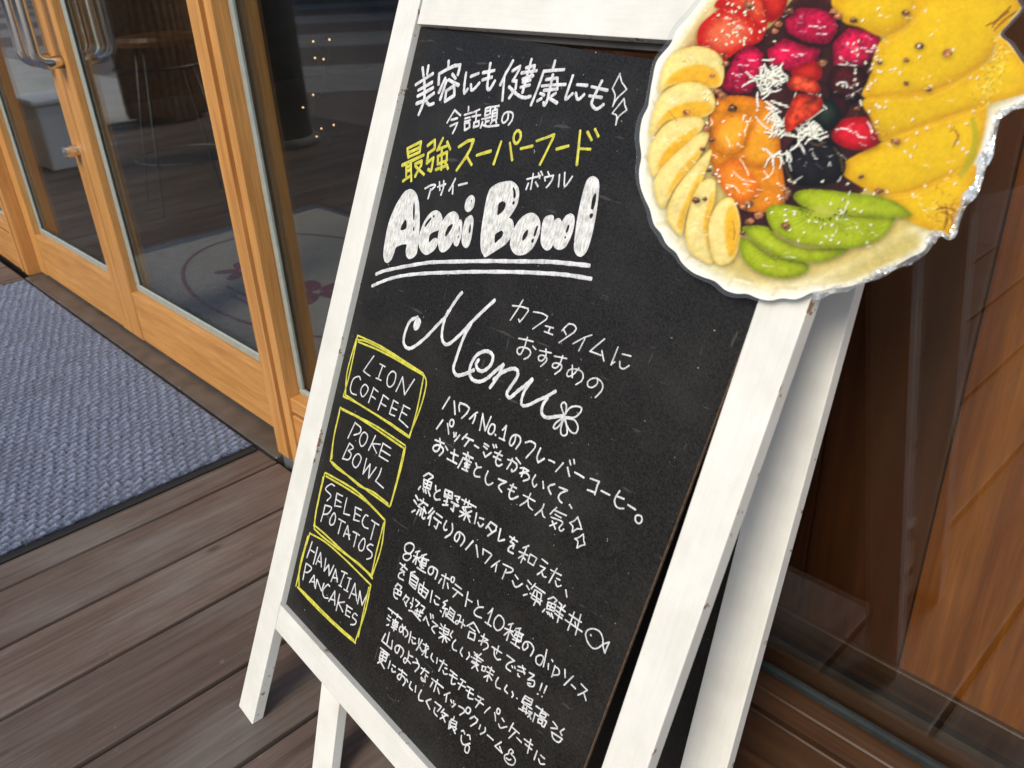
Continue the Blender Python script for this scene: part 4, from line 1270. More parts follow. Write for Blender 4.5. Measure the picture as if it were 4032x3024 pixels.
def blur(a, r):
    r = max(1, int(round(r / CS)))
    a = a.astype(np.float32)
    for _ in range(2):
        for ax in (0, 1):
            pad = [(0, 0), (0, 0)]; pad[ax] = (r + 1, r)
            c = np.cumsum(np.pad(a, pad, mode='edge'), axis=ax)
            n = a.shape[ax]
            hi = np.take(c, range(2 * r + 1, 2 * r + 1 + n), axis=ax)
            lo = np.take(c, range(0, n), axis=ax)
            a = (hi - lo) / (2 * r + 1)
    return a


N1, N2, N3 = vnoise(60, 1), vnoise(18, 2), vnoise(200, 3)


def paint(shape, col, edge=None, ew=40, grad=None, var=0.06, smooth=True, shadow=0, soft=4):
    """flat print of one piece: inner colour, rim colour, a slope of tone (dx, dy, amount), mottling, printed contact shade"""
    P = pts_of(shape) if isinstance(shape, str) else shape
    if smooth:
        P = [tuple(p) for p in catmull(P, True, 7)[:-1]]
    A = np.array(P)
    pad = 2 * max(ew, 30) + 12
    i0, i1 = max(0, int((A[:, 1].min() - pad - CY0) / CS)), min(CH, int((A[:, 1].max() + pad - CY0) / CS) + 2)
    j0, j1 = max(0, int((A[:, 0].min() - pad - CX0) / CS)), min(CW, int((A[:, 0].max() + pad - CX0) / CS) + 2)
    if i1 - i0 < 3 or j1 - j0 < 3:
        return
    S = (slice(i0, i1), slice(j0, j1))
    m = poly_mask(P, S)
    a = np.clip((blur(m, soft) - 0.25) * 2, 0, 1)
    sub = canvas[S]
    if shadow:
        sh = blur(np.roll(np.roll(m, int(8 / CS), 0), int(5 / CS), 1), 16) * shadow
        sub = sub * (1 - sh[..., None] * (1 - a[..., None]))
    c = np.ones(sub.shape, np.float32) * (np.array(col, np.float32) / 255)
    if edge is not None:
        e = np.clip((blur(m, ew) - 0.5) * 2, 0, 1)[..., None]
        e = e * e * (3 - 2 * e)
        c = c * e + (np.array(edge, np.float32) / 255) * (1 - e)
    if grad is not None:
        dx, dy, amt = grad
        ctr = A.mean(0); sc = np.ptp(A, 0).max() / 2
        t = np.clip(((XX[S] - ctr[0]) * dx + (YY[S] - ctr[1]) * dy) / sc, -1.2, 1.2)
        c = c * (1 + amt * t[..., None])
    c = c * (1 + var * 3 * (N1[S][..., None] - 0.5) + var * 2.4 * (N2[S][..., None] - 0.5))
    canvas[S] = sub * (1 - a[..., None]) + c * a[..., None]


def ell(cx, cy, rx, ry, rot=0, n=14):
    c, s = math.cos(rot), math.sin(rot)
    return [(cx + rx * math.cos(t) * c - ry * math.sin(t) * s, cy + rx * math.cos(t) * s + ry * math.sin(t) * c) for t in np.linspace(0, 2 * math.pi, n, endpoint=False)]


def line(pts, w, col, alpha=1.0, soft=3):
    pts = catmull(pts, False, 6) if len(pts) > 2 else [np.array(p, float) for p in pts]
    L, Rr = [], []
    n = len(pts)
    for i in range(n):
        t = pts[min(i + 1, n - 1)] - pts[max(i - 1, 0)]
        t = t / (np.linalg.norm(t) + 1e-9)
        k = w / 2 * (0.45 + 0.55 * math.sin(math.pi * (0.12 + 0.76 * i / max(1, n - 1))))
        L.append(pts[i] + np.array([-t[1], t[0]]) * k); Rr.append(pts[i] - np.array([-t[1], t[0]]) * k)
    P = np.array(L + Rr[::-1])
    x0, x1, y0, y1 = P[:, 0].min() - 12, P[:, 0].max() + 12, P[:, 1].min() - 12, P[:, 1].max() + 12
    i0, i1 = max(0, int((y0 - CY0) / CS)), min(CH, int((y1 - CY0) / CS) + 2)
    j0, j1 = max(0, int((x0 - CX0) / CS)), min(CW, int((x1 - CX0) / CS) + 2)
    if i1 <= i0 or j1 <= j0:
        return
    acc = np.zeros((i1 - i0, j1 - j0), np.float32)
    for sx, sy in ((-.25, -.25), (.25, -.25), (-.25, .25), (.25, .25)):
        X, Y = XX[i0:i1, j0:j1] + sx * CS, YY[i0:i1, j0:j1] + sy * CS
        ins = np.zeros(X.shape, bool)
        for k in range(len(P)):
            ax, ay = P[k - 1]; bx, by = P[k]
            if ay == by:
                continue
            ins ^= ((ay > Y) != (by > Y)) & (X < (bx - ax) * (Y - ay) / (by - ay) + ax)
        acc += ins * 0.25
    acc = (acc * alpha)[..., None]
    sub = canvas[i0:i1, j0:j1]
    canvas[i0:i1, j0:j1] = sub * (1 - acc) + (np.array(col, np.float32) / 255) * acc


def blob(P, col, alpha=1.0):
    """small solid speck"""
    line([P[0], P[1]], P[2], col, alpha)


OUT = pts_of('440,-14 372,80 300,160 262,240 190,330 165,430 148,530 140,580 108,650 94,750 104,850 92,930 98,1010 122,1080 150,1140 172,1220 210,1270 242,1330 292,1375 325,1430 380,1480 440,1508 505,1532 560,1578 620,1598 680,1600 740,1624 805,1636 870,1624 950,1628 1035,1592 1085,1594 1170,1570 1250,1556 1335,1520 1420,1480 1500,1440 1570,1400 1640,1365 1692,1285 1745,1272 1795,1290 1830,1180 1872,1085 1932,1005 1962,885 2005,790 2040,640 2100,600 2160,575 2230,545 2250,480 2230,410 2165,320 2110,240 2058,188 2105,125 2170,45 2150,-20 2240,-150 2180,-260 2000,-330 1780,-380 1500,-410 1240,-400 1000,-400 800,-330 620,-230 500,-110')
OUTL = [tuple(p) for p in catmull(OUT, True, 8)[:-1]]

# --- bowl
canvas[...] = np.array((0.90, 0.87, 0.72))
paint(OUTL, (216, 202, 146), (252, 250, 238), 80, smooth=False, var=0.02)
paint('470,10 360,170 270,300 215,420 180,600 150,760 165,900 170,1010 215,1150 290,1290 400,1400 540,1500 700,1560 860,1570 1080,1530 1300,1450 1500,1340 1620,1240 1700,1100 1600,200 1200,-200 700,-200', (204, 182, 104), (234, 224, 176), 60, var=0.03)
paint('500,30 330,230 260,400 400,420 560,300', (178, 118, 60), (226, 200, 140), 70, var=0.02)
# scallop folds on the rim
for s in ('150,560 190,640 165,760', '104,860 150,910 150,1010', '170,1230 240,1240 300,1300', '325,1430 380,1410 470,1460', '560,1575 600,1520 700,1545', '800,1630 840,1580 940,1585', '1085,1590 1100,1530 1210,1510', '1335,1518 1340,1450 1440,1410'):
    line(pts_of(s), 20, (252, 247, 226), 0.5)
    line([(x + 14, y - 14) for x, y in pts_of(s)], 26, (200, 178, 118), 0.28)
paint('960,1560 1150,1500 1400,1360 1560,1260 1640,1330 1450,1440 1200,1540', (176, 172, 84), (200, 182, 110), 70, var=0.05, soft=40)
# acai base
paint('560,250 800,150 1000,-60 1240,60 1420,240 1420,600 1450,820 1300,1050 900,1230 640,1260 600,1000 470,700 520,450', (56, 24, 22), (80, 40, 28), 40, var=0.18)
# strawberries
paint('500,40 560,-30 700,-60 815,0 800,90 762,205 700,110 600,50', (222, 78, 46), (188, 24, 16), 46, var=0.07, shadow=0.4)
paint('760,-60 890,-60 885,60 800,125 770,40', (198, 42, 26), (150, 14, 12), 40, var=0.1, shadow=0.4)
paint('470,92 560,38 645,60 705,112 765,190 740,232 640,272 545,335 470,290 418,262 412,165', (232, 108, 70), (196, 26, 16), 62, var=0.07, shadow=0.5)
for i in range(70):
    x, y = random.uniform(440, 780), random.uniform(-10, 300)
    line([(x, y), (x + random.uniform(5, 16), y + random.uniform(4, 12))], 7, (248, 176, 128), 0.5)
# dragon fruit cubes
for s in ('885,112 960,40 1080,48 1160,90 1172,172 1122,242 1000,232 900,180', '1148,232 1232,150 1372,168 1408,220 1362,310 1292,382 1148,362', '788,272 880,208 1000,250 1082,270 1062,332 930,392 800,352', '548,442 620,292 700,240 772,292 762,382 702,502 600,512 543,482'):
    paint(s, (186, 14, 62), (128, 6, 42), 30, (-0.5, -0.8, 0.22), var=0.26, shadow=0.7, smooth=False, soft=9)
    P = np.array(pts_of(s)); c = P.mean(0); r_ = np.ptp(P, 0) / 2
    for i in range(26):
        x, y = c + r_ * np.random.default_rng(int(c[0]) + i).uniform(-0.75, 0.75, 2)
        line([(x, y), (x + 5, y + 4)], 6, (40, 6, 18), 0.7)
    for k in range(3):
        x, y = c + r_ * np.random.default_rng(int(c[1]) + k).uniform(-0.6, 0.4, 2)
        line([(x, y), (x + 28, y + 8), (x + 62, y + 4)], 6, (255, 210, 224), 0.8)
paint('940,370 1060,335 1085,420 1000,455 925,410', (206, 46, 28), (150, 16, 14), 36, var=0.08)
paint(ell(1225, 452, 112, 116), (70, 18, 20), (30, 8, 10), 50, (-0.4, -0.9, 0.5), var=0.12, shadow=0.5)
line(pts_of('1175,452 1215,448 1225,480'), 9, (255, 250, 248)); line(pts_of('1170,352 1235,350 1285,362'), 8, (240, 214, 212), .8)
paint('1135,500 1230,540 1230,610 1160,660 1120,590', (58, 12, 16), (28, 8, 10), 36, var=0.15)
# mango and pineapple fans
for s, g in (('1180,-420 2250,-420 2200,-160 2150,-20 1640,-10 1400,60 1190,60', (0.2, 0.8, -0.1)),
             ('1170,-30 1660,-30 1590,100 1425,195 1300,150 1195,110', (0.3, 0.9, -0.14)),
             ('1645,-30 2175,-40 2105,125 2050,190 1980,340 1720,485 1330,535 1345,420 1400,232 1560,130', (0.55, 0.65, -0.12)),
             ('1328,532 1720,482 2000,330 2060,200 2230,410 2245,490 1985,570 1510,735 1400,765 1350,640', (0.1, 0.9, -0.16)),
             ('1208,882 1500,738 1900,590 1990,560 1900,905 1600,1040 1430,1072 1205,955', (0.3, 0.8, -0.13)),
             ('1420,1075 1600,1030 1900,895 1935,990 1868,1085 1835,1175 1790,1285 1700,1262 1560,1205', (0.4, 0.7, -0.12))):
    paint(s, (226, 184, 18), (212, 160, 14), 60, g, var=0.022, shadow=0.22, soft=7)
for s in ('1640,40 1560,140 1440,210 1400,235', '1330,530 1600,520 1760,470 1990,330', '1400,762 1600,690 1800,630 1990,560', '1440,1070 1620,1030 1800,950 1900,900'):
    for k in range(5):
        line([(x, y - 4 + 7 * k) for x, y in pts_of(s)], 46 - 7 * k, (196, 134, 14) if k < 2 else (246, 208, 62), 0.13)
for i in range(90):
    x, y = rng.uniform(1250, 1950), rng.uniform(-20, 1050)
    line([(x, y), (x + rng.normal(0, 70) + 60, y - rng.uniform(10, 60))], rng.uniform(8, 30), [(248, 206, 52), (214, 156, 18)][i % 2], 0.10)
# pineapple rind bits
r8 = np.random.default_rng(5)
for i in range(220):
    t = r8.random()
    x, y = 1960 + 130 * t + r8.normal(0, 30), 540 - 320 * t + r8.normal(0, 34)
    if i % 2:
        x, y = 1770 + r8.normal(0, 55), 1150 + r8.normal(0, 70)
    a = r8.random() * 3.1
    line([(x, y), (x + 22 * math.cos(a), y + 22 * math.sin(a))], 9, [(250, 226, 120), (186, 120, 30), (160, 150, 40), (232, 190, 60)][i % 4], 0.7)
for s in ('2120,30 2060,90 2010,150', '2150,60 2080,110 2020,170', '1980,140 2040,110 2110,60', '1740,1150 1790,1180 1800,1240', '1710,1140 1750,1130 1830,1150', '1760,1110 1770,1180 1750,1250'):
    line(pts_of(s), 13, (132, 74, 22), 0.8)
line(pts_of('1905,640 1925,760 1880,900 1830,960'), 40, (150, 160, 34), 0.55)
line(pts_of('1800,700 1830,740 1800,800'), 14, (150, 96, 30), 0.8); line(pts_of('1780,720 1810,690'), 12, (170, 110, 40), 0.7)
# raspberry-red piece
paint('1143,722 1200,650 1320,638 1366,690 1394,782 1282,818 1170,782', (214, 22, 40), (150, 8, 20), 42, (-0.4, -0.8, 0.12), var=0.08, shadow=0.5)
for s in ('1160,705 1210,700 1260,722', '1268,712 1290,745 1330,750', '1330,660 1352,690 1360,730'):
    line(pts_of(s), 8, (255, 226, 224), 0.9)
# blueberries
paint(ell(1108, 622, 82, 92), (40, 50, 40), (12, 14, 14), 44, (0.2, -0.9, 0.5), var=0.2, shadow=0.4)
paint('905,800 960,742 1080,735 1160,780 1215,880 1195,960 1100,1010 960,1010 890,950 870,880', (22, 20, 24), (8, 8, 10), 46, var=0.3, shadow=0.5)
for s in ('1120,905 1130,885 1135,905', '1195,960 1185,975 1175,990', '930,790 905,860 920,930', '1035,830 1050,860 1065,868', '980,960 930,990 900,980'):
    line(pts_of(s), 9, (214, 214, 206), 0.75)
for s in ('880,870 900,940 940,1000', '1150,800 1190,860 1200,930', '1000,760 1060,790 1110,770'):
    line(pts_of(s), 16, (110, 84, 44), 0.55)
# mandarin
paint('490,562 600,520 770,545 835,600 870,900 880,1122 700,1152 600,1082 490,902 472,760', (224, 134, 20), (200, 108, 16), 34, var=0.07, shadow=0.4)
paint('648,852 700,700 760,598 822,578 852,850 790,892 700,900', (238, 160, 34), (206, 118, 18), 34, (0.7, 0.4, -0.1), var=0.05, shadow=0.3)
paint('500,930 560,880 622,858 742,1002 700,1082 590,1082', (242, 138, 30), (212, 104, 16), 40, var=0.06, shadow=0.3)
paint('540,652 600,616 668,620 692,680 668,762 640,820 560,836 502,790 500,720', (246, 168, 42), (222, 128, 22), 36, (-0.3, -0.8, 0.07), var=0.04, shadow=0.35)
for s in ('640,860 680,930 690,960', '560,740 580,770 584,800', '600,930 660,980 730,990', '770,930 790,960 760,980', '820,890 822,930 800,960', '480,640 490,670 470,690', '560,1000 610,1015 640,1050', '700,640 672,700 668,740'):
    line(pts_of(s), 6, (255, 240, 196), 0.9)
# banana slices: pale rind, golden face
BAN = (('196,500 238,332 330,266 440,254 530,300 556,380 532,470 430,472 330,452 250,470', '210,485 290,388 420,350 520,390 530,466 430,470 330,452 240,470'),
       ('150,748 170,600 230,502 330,450 440,458 502,530 490,612 380,652 250,652 180,722', '165,730 250,600 380,552 480,560 482,612 380,648 255,652'),
       ('145,912 150,800 230,682 330,638 422,640 440,692 332,822 232,902 178,962', '180,930 240,810 350,720 425,690 330,815 240,890'),
       ('175,1042 200,932 330,800 430,722 472,742 402,882 292,1012 222,1134', '225,1100 290,960 400,830 452,762 400,880 300,1000'),
       ('240,1162 290,1032 400,892 482,812 474,882 422,1012 352,1152 322,1282 262,1222', '300,1210 360,1060 430,930 470,860 420,1010 350,1150 325,1260'),
       ('345,1252 380,1092 430,992 502,980 502,1082 462,1252 492,1432 372,1372', '440,1240 470,1100 498,1030 500,1090 466,1250 480,1400'),
       ('468,1262 490,1162 540,1092 602,1082 642,1202 632,1352 582,1432 502,1422', '560,1180 600,1110 636,1210 626,1350 585,1410 560,1300'))
for rind, face in BAN:
    paint(rind, (241, 219, 138), (232, 198, 104), 14, (-0.5, -0.6, 0.06), var=0.04, shadow=0.4)
    paint(face, (238, 178, 44), (236, 184, 62), 20, (0.4, 0.7, -0.06), var=0.05, soft=12)
for s in ('250,600 300,660', '600,1200 612,1260 606,1310', '330,330 350,340'):
    line(pts_of(s), 7, (110, 84, 40), 0.6)
# kiwi
KIW = ('640,1302 700,1312 800,1382 1000,1432 1000,1482 900,1516 760,1492 660,1412', '650,1242 780,1232 850,1292 1000,1352 1232,1352 1100,1422 950,1422 780,1362', '785,1142 860,1112 1000,1132 1200,1172 1462,1162 1452,1252 1342,1332 1150,1352 950,1322 820,1252', '930,1062 1020,1030 1250,1050 1450,1082 1560,1150 1562,1182 1400,1182 1200,1162 1000,1132')
for s in KIW:
    paint(s, (160, 176, 24), (126, 142, 16), 24, (0.1, 0.8, -0.10), var=0.06, shadow=0.45)
paint('985,1140 1080,1120 1200,1150 1250,1168 1100,1176', (190, 196, 76), None, var=0.03, soft=26)
for i in range(44):
    a = math.radians(-10 + 200 * i / 44)
    x, y = 1105 + 130 * math.cos(a) * random.uniform(0.5, 1), 1145 + 52 * math.sin(a) * random.uniform(0.5, 1)
    line([(x, y), (x + 16 * math.cos(a), y + 11 * math.sin(a))], 7, (34, 34, 14), 0.85)
for s in ('1020,1085 1200,1110 1400,1140', '900,1200 1050,1270 1250,1290', '720,1270 850,1340 1000,1390', '700,1380 800,1440 900,1470'):
    for k in range(4):
        line([(x, y - 10 + 9 * k) for x, y in pts_of(s)], 40, (196, 206, 60), 0.10)
for i in range(70):
    a = math.radians(-12 + 204 * rng.random())
    r0, r1 = rng.uniform(0.5, 0.8), rng.uniform(1.3, 2.6)
    line([(1105 + 130 * r0 * math.cos(a), 1150 + 60 * r0 * math.sin(a)), (1105 + 130 * r1 * math.cos(a), 1150 + 60 * r1 * math.sin(a))], 6, [(190, 204, 66), (130, 148, 18)][i % 2], 0.28)
line(pts_of('1240,1040 1215,1130 1160,1270'), 4, (240, 244, 214), 0.8)
# granola crumbs
r9 = np.random.default_rng(12)
GR = [(545, 300), (565, 345), (520, 500), (545, 520), (600, 590), (460, 700), (490, 760), (440, 810), (470, 930), (500, 950), (400, 1090), (450, 1085), (660, 1130), (690, 1110), (740, 1170), (690, 1205), (655, 1270), (890, 1230), (905, 1050), (880, 1080), (910, 60), (690, 25), (1150, 60), (1180, 90), (1260, 110), (850, 130), (830, 170), (1545, 70), (1620, 250), (1545, 330), (1770, 290), (1545, 455), (1670, 490), (1490, 770), (1400, 340), (1350, 390), (1090, 340), (1300, 960), (1400, 1040), (350, 610), (490, 410), (1280, 590)]
for x, y in GR:
    s = r9.uniform(0.7, 1.3)
    P = [(x + s * r9.uniform(0.7, 1.2) * 24 * math.cos(t), y + s * r9.uniform(0.7, 1.2) * 18 * math.sin(t)) for t in np.linspace(0, 6.283, 7, endpoint=False)]
    paint(P, (164, 112, 76), (118, 72, 46), 10, (-0.4, -0.7, 0.25), var=0.5, shadow=0.4, soft=3, smooth=False)
    line([(x - 9, y - 5), (x + 6, y - 8)], 6, (222, 178, 140), 0.7)
    line([(x - 4, y + 5), (x + 9, y + 3)], 5, (70, 38, 24), 0.7)
# coconut shreds
CO = [((805, 430), 110, 95, 46), ((840, 620), 60, 60, 12), ((835, 700), 50, 70, 16), ((1010, 720), 80, 80, 30), ((850, 850), 70, 26, 8), ((1060, 540), 70, 20, 8)]
for (cx, cy), sx, sy, n in CO:
    for i in range(n):
        x, y = cx + r9.normal(0, sx * 0.5), cy + r9.normal(0, sy * 0.5)
        a = r9.uniform(0, 3.14); l = r9.uniform(45, 120); b = r9.normal(0, 0.25)
        p = [(x - l / 2 * math.cos(a), y - l / 2 * math.sin(a)), (x + 10 * b * math.sin(a), y - 10 * b * math.cos(a)), (x + l / 2 * math.cos(a + b), y + l / 2 * math.sin(a + b))]
        line([(u_ + 4, v_ + 6) for u_, v_ in p], 9, (60, 24, 20), 0.35)
        line(p, r9.uniform(8, 12), (238, 240, 222), 0.95)
# goji
paint('885,640 930,540 970,510 1082,530 1076,602 960,682 895,722', (204, 62, 32), (150, 30, 16), 30, var=0.3, shadow=0.5)
paint('898,442 960,404 1052,440 1084,490 1042,512 960,490 920,492', (210, 76, 44), (156, 36, 20), 26, var=0.3, shadow=0.5)
for i in range(26):
    x, y = rng.uniform(905, 1060), rng.uniform(440, 690)
    if 505 < y < 530:
        continue
    line([(x, y), (x + rng.normal(0, 14), y + rng.uniform(6, 20))], 5, [(236, 110, 70), (140, 30, 18)][i % 2], 0.4)
# sesame
for i in range(190):
    k = i % 5
    if k == 0: x, y = r9.normal(620, 90), r9.normal(130, 70)
    elif k == 1: x, y = r9.uniform(1330, 1960), r9.uniform(20, 1050)
    elif k == 2: x, y = r9.normal(1330, 70), r9.normal(430, 130)
    elif k == 3: x, y = r9.uniform(440, 860), r9.uniform(480, 1150)
    else: x, y = r9.uniform(780, 1350), r9.uniform(960, 1320)
    a = r9.uniform(0, 3.14)
    line([(x + 3, y + 5), (x + 3 + 16 * math.cos(a), y + 5 + 16 * math.sin(a))], 14, (70, 40, 20), 0.25)
    line([(x, y), (x + 16 * math.cos(a), y + 16 * math.sin(a))], 14, (248, 238, 204), 0.95)
# wet glints and dark nicks over the fruit
GL = [(330, 300, 180, 60), (330, 520, 150, 60), (280, 730, 120, 60), (330, 900, 100, 90), (420, 1250, 120, 110), (1000, 130, 160, 80), (1270, 260, 110, 90), (660, 400, 100, 90), (1210, 470, 90, 90),
      (1270, 730, 110, 70), (1040, 880, 120, 110), (640, 760, 150, 150), (700, 1020, 150, 90), (1600, 150, 300, 140), (1650, 420, 280, 120), (1600, 820, 280, 130), (1680, 1110, 120, 80), (1180, 1220, 260, 90), (850, 1400, 160, 70), (560, 140, 140, 100)]
for cx, cy, sx, sy in GL:
    for i in range(16):
        x, y = cx + rng.normal(0, sx * 0.5), cy + rng.normal(0, sy * 0.5)
        a = rng.uniform(-0.6, 0.9)
        l = rng.uniform(10, 46)
        j = min(max(int((y - CY0) / CS), 0), CH - 1); k = min(max(int((x - CX0) / CS), 0), CW - 1)
        base = canvas[j, k] * 255
        if i % 2:
            line([(x, y), (x + l / 2, y + l * a / 2 + rng.normal(0, 4)), (x + l, y + l * a)], rng.uniform(4, 8), base * 0.35 + 166, rng.uniform(0.35, 0.8))
        elif cx < 1400 and not (cx < 450):
            line([(x, y), (x + l, y + l * a)], rng.uniform(4, 10), base * 0.62, 0.45)
# the grain of the print
gr = rng.normal(0, 0.014, (CH, CW, 1)).astype(np.float32)
lo = np.stack([blur(canvas[..., k], 3) for k in range(3)], -1)
canvas[...] = np.clip(canvas * 1.55 - lo * 0.55 + gr + 0.05 * (N2[..., None] - 0.5) * canvas, 0, 1)
lin = np.where(canvas <= 0.04045, canvas / 12.92, ((canvas + 0.055) / 1.055) ** 2.4) * 0.86


def cut_w(u, v):
    """the sheet stands clear of the rail and curls slightly"""
    return 0.0095 + 0.05 * max(0.0, 0.50 - u) ** 2 - 0.16 * max(0.0, u - 0.66) ** 2 + 0.02 * max(0.0, 0.86 - v) ** 2


def cut_uv(zx, zy):
    px, py = ZX + zx * ZS, zy * ZS
    w = 0.01
    for _ in range(4):
        u, v = to_sign(px, py, w)
        w = cut_w(u, v)
    return u, v


def project(u, v, w):
    P = SO + SU * u + SV * v + SN * w - CAM
    z = P @ AX_F
    return 2016 + FPX * (P @ AX_R) / z, 1512 + FPX * (P @ AX_D) / z


cut = empty('bowl_photo_cutout', tuple(SO + SU * 0.6 + SV * 0.9 + SN * 0.01))
tag(cut, 'laminated cut-out photo of a fruit bowl fixed to the top right of the sign', 'photo')

mt, nt, out = new_mat('printed_photo')
p = nt.nodes.new('ShaderNodeBsdfPrincipled')
at = nt.nodes.new('ShaderNodeAttribute'); at.attribute_name = 'print'
wr = noise(nt, coords(nt, rand=False), 9, 3, 0.5)
setin(nt, p, Base_Color=at.outputs['Color'], Roughness=0.5)
p.inputs['Specular IOR Level'].default_value = 0.2
p.inputs['Coat Weight'].default_value = 0.16
p.inputs['Coat Roughness'].default_value = 0.05
bn = bump(nt, wr, 0.35, 0.004)
nt.links.new(bn, p.inputs['Coat Normal'])
nt.links.new(p.outputs[0], out.inputs[0])

UVO = np.array([cut_uv(*q_) for q_ in OUTL])
u0, v0 = UVO.min(0) - 0.004; u1, v1 = UVO.max(0) + 0.004
STEP = 0.00105
nu, nv = int((u1 - u0) / STEP), int((v1 - v0) / STEP)
GU, GV = np.meshgrid(np.linspace(u0, u1, nu), np.linspace(v0, v1, nv))


def inside_uv(P, X, Y):
    ins = np.zeros(X.shape, bool)
    for k in range(len(P)):
        ax, ay = P[k - 1]; bx, by = P[k]
        if ay == by:
            continue
        rows = (Y[:, 0] > min(ay, by)) & (Y[:, 0] <= max(ay, by))
        if not rows.any():
            continue
        ii = np.where(rows)[0]
        sub = (X[ii] < (bx - ax) * (Y[ii] - ay) / (by - ay) + ax)
        ins[ii] ^= sub
    return ins


INS = inside_uv(UVO, GU, GV)
keep = INS[:-1, :-1] | INS[:-1, 1:] | INS[1:, :-1] | INS[1:, 1:]
idx = np.arange(nu * nv).reshape(nv, nu)
quads = np.stack([idx[:-1, :-1], idx[:-1, 1:], idx[1:, 1:], idx[1:, :-1]], -1)[keep]
used = np.unique(quads)
remap = np.full(nu * nv, -1); remap[used] = np.arange(len(used))
quads = remap[quads]
UVv = np.stack([GU.ravel()[used], GV.ravel()[used]], -1)
insv = INS.ravel()[used]
dense = []
for k in range(len(UVO)):
    a, b = UVO[k - 1], UVO[k]
    for t in np.linspace(0, 1, 5, endpoint=False):
        dense.append(a * (1 - t) + b * t)
dense = np.array(dense)
for k in np.where(~insv)[0]:
    UVv[k] = dense[np.argmin(((dense - UVv[k]) ** 2).sum(1))]
Wv = 0.0095 + 0.05 * np.clip(0.50 - UVv[:, 0], 0, None) ** 2 - 0.16 * np.clip(UVv[:, 0] - 0.66, 0, None) ** 2 + 0.02 * np.clip(0.86 - UVv[:, 1], 0, None) ** 2
Vv = np.column_stack([UVv, Wv])
Pw = SO[None] + UVv[:, :1] * SU + UVv[:, 1:] * SV + Wv[:, None] * SN - CAM
zc = Pw @ AX_F
pxs = 2016 + FPX * (Pw @ AX_R) / zc
pys = 1512 + FPX * (Pw @ AX_D) / zc
fx = np.clip(((pxs - ZX) / ZS - CX0) / CS, 0, CW - 1.01); fy = np.clip((pys / ZS - CY0) / CS, 0, CH - 1.01)
xi, yi = fx.astype(int), fy.astype(int); tx, ty = (fx - xi)[:, None], (fy - yi)[:, None]
colv = (lin[yi, xi] * (1 - tx) + lin[yi, xi + 1] * tx) * (1 - ty) + (lin[yi + 1, xi] * (1 - tx) + lin[yi + 1, xi + 1] * tx) * ty


def big_mesh(name, V, F, mat, parent, M):
    me = bpy.data.meshes.new(name)
    me.vertices.add(len(V)); me.vertices.foreach_set('co', np.asarray(V, np.float32).ravel())
    F = np.asarray(F, np.int32)
    me.loops.add(F.size); me.loops.foreach_set('vertex_index', F.ravel())
    me.polygons.add(len(F)); me.polygons.foreach_set('loop_start', np.arange(0, F.size, 4, dtype=np.int32)); me.polygons.foreach_set('loop_total', np.full(len(F), 4, np.int32))
    me.update(); me.validate()
    me.polygons.foreach_set('use_smooth', [True] * len(me.polygons))
    me.materials.append(mat)
    return place(bpy.data.objects.new(name, me), parent, M)


pr = big_mesh('printed_picture', Vv, quads, M_['printed_photo'], cut, SM)
ca = pr.data.color_attributes.new('print', 'FLOAT_COLOR', 'POINT')
ca.data.foreach_set('color', np.column_stack([colv, np.ones(len(colv))]).astype(np.float32).ravel())

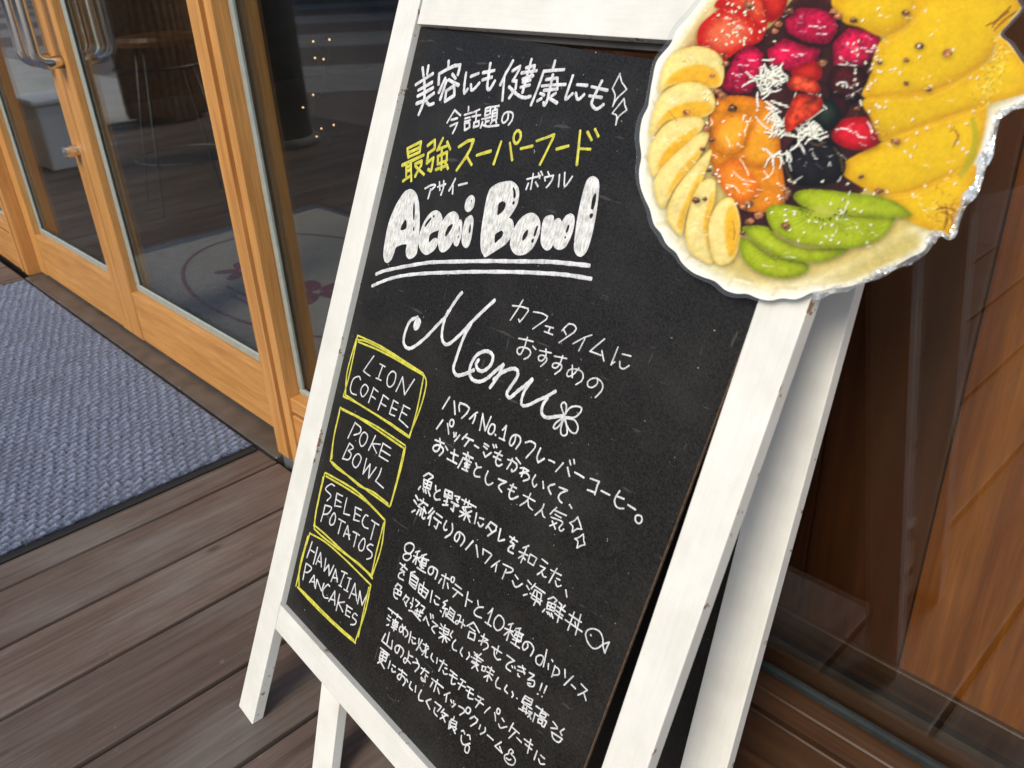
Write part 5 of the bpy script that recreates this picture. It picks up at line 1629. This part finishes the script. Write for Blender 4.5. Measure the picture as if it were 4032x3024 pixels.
# clear laminate margin round the print, and the white back of the sheet
FO = []
n = len(OUTL)
OA = np.array(OUTL)
for k in range(n):
    t = OA[(k + 3) % n] - OA[k - 3]
    nrm = np.array([-t[1], t[0]]) / (np.linalg.norm(t) + 1e-9)
    FO.append(OA[k] + nrm * (20 + 5 * math.sin(k * 0.11)))
area = 0.5 * sum(OA[k - 1][0] * OA[k][1] - OA[k][0] * OA[k - 1][1] for k in range(n))
if area > 0:
    FO = [OA[k] * 2 - FO[k] for k in range(n)]
FO = np.array(FO)
for _ in range(6):                # a loose scissor line rather than a true offset
    FO = (np.roll(FO, 1, 0) + FO * 2 + np.roll(FO, -1, 0)) / 4
V, F = [], []
for k in range(n):
    for q_, dw in ((OUTL[k], 0.0), (FO[k], 0.0002)):
        u, v = cut_uv(*q_)
        V.append((u, v, cut_w(u, v) + 0.0002 + dw))
for k in range(n):
    j = (k + 1) % n
    F.append((2 * k, 2 * k + 1, 2 * j + 1, 2 * j))
mesh_obj('laminate_margin', V, F, M_['laminate_film'], cut, smooth=True, M=SM)
# crumpled, silvery stretch of film down the right-hand side
k0 = int(np.argmin(((OA - np.array((1035, 1592))) ** 2).sum(1))); k1 = int(np.argmin(((OA - np.array((2230, 410))) ** 2).sum(1)))
V2, F2 = [], []
crk = rng.random((97, 6))
rows = [-0.9, -0.45, 0.0, 0.5, 1.0, 1.35]
span = list(range(k0, k1 + 1))
for i, k in enumerate(span):
    fade = min(1.0, i / 14.0, (len(span) - 1 - i) / 6.0)
    for t in rows:
        q_ = OA[k] + (FO[k] - OA[k]) * (t if t > 0 else t * 0.9 * fade) * (1 + 0.25 * math.sin(i * 0.37))
        u, v = cut_uv(*q_)
        V2.append((u, v, cut_w(u, v) + 0.0006 + fade * (0.0019 * crk[i // 4 % 97, rows.index(t)] + 0.0007 * rng.random())))
m_ = len(rows)
for i in range(len(span) - 1):
    for j in range(m_ - 1):
        F2.append((i * m_ + j, i * m_ + j + 1, (i + 1) * m_ + j + 1, (i + 1) * m_ + j))
mesh_obj('crumpled_margin', V2, F2, M_['crinkled_film'], cut, M=SM)
edge_pts = [(SM @ Vector(V[2 * k + 1])) for k in range(n)]
tube('cut_edge', edge_pts, 0.00016, M_['laminate_film'], cut, n=5, closed=True)
bq = tessellate_polygon([[Vector((a, b, 0)) for a, b in UVO]])
mesh_obj('sheet_back', [(a, b, cut_w(a, b) - 0.0006) for a, b in UVO], bq, M_['white_plastic'], cut, M=SM)
# strip of tape that holds the sheet to the rail
box('tape', (0.575, 0.99, 0.0004), (0.603, 1.05, 0.0085), M_['laminate_film'], cut, bevel=0.001, M=SM)
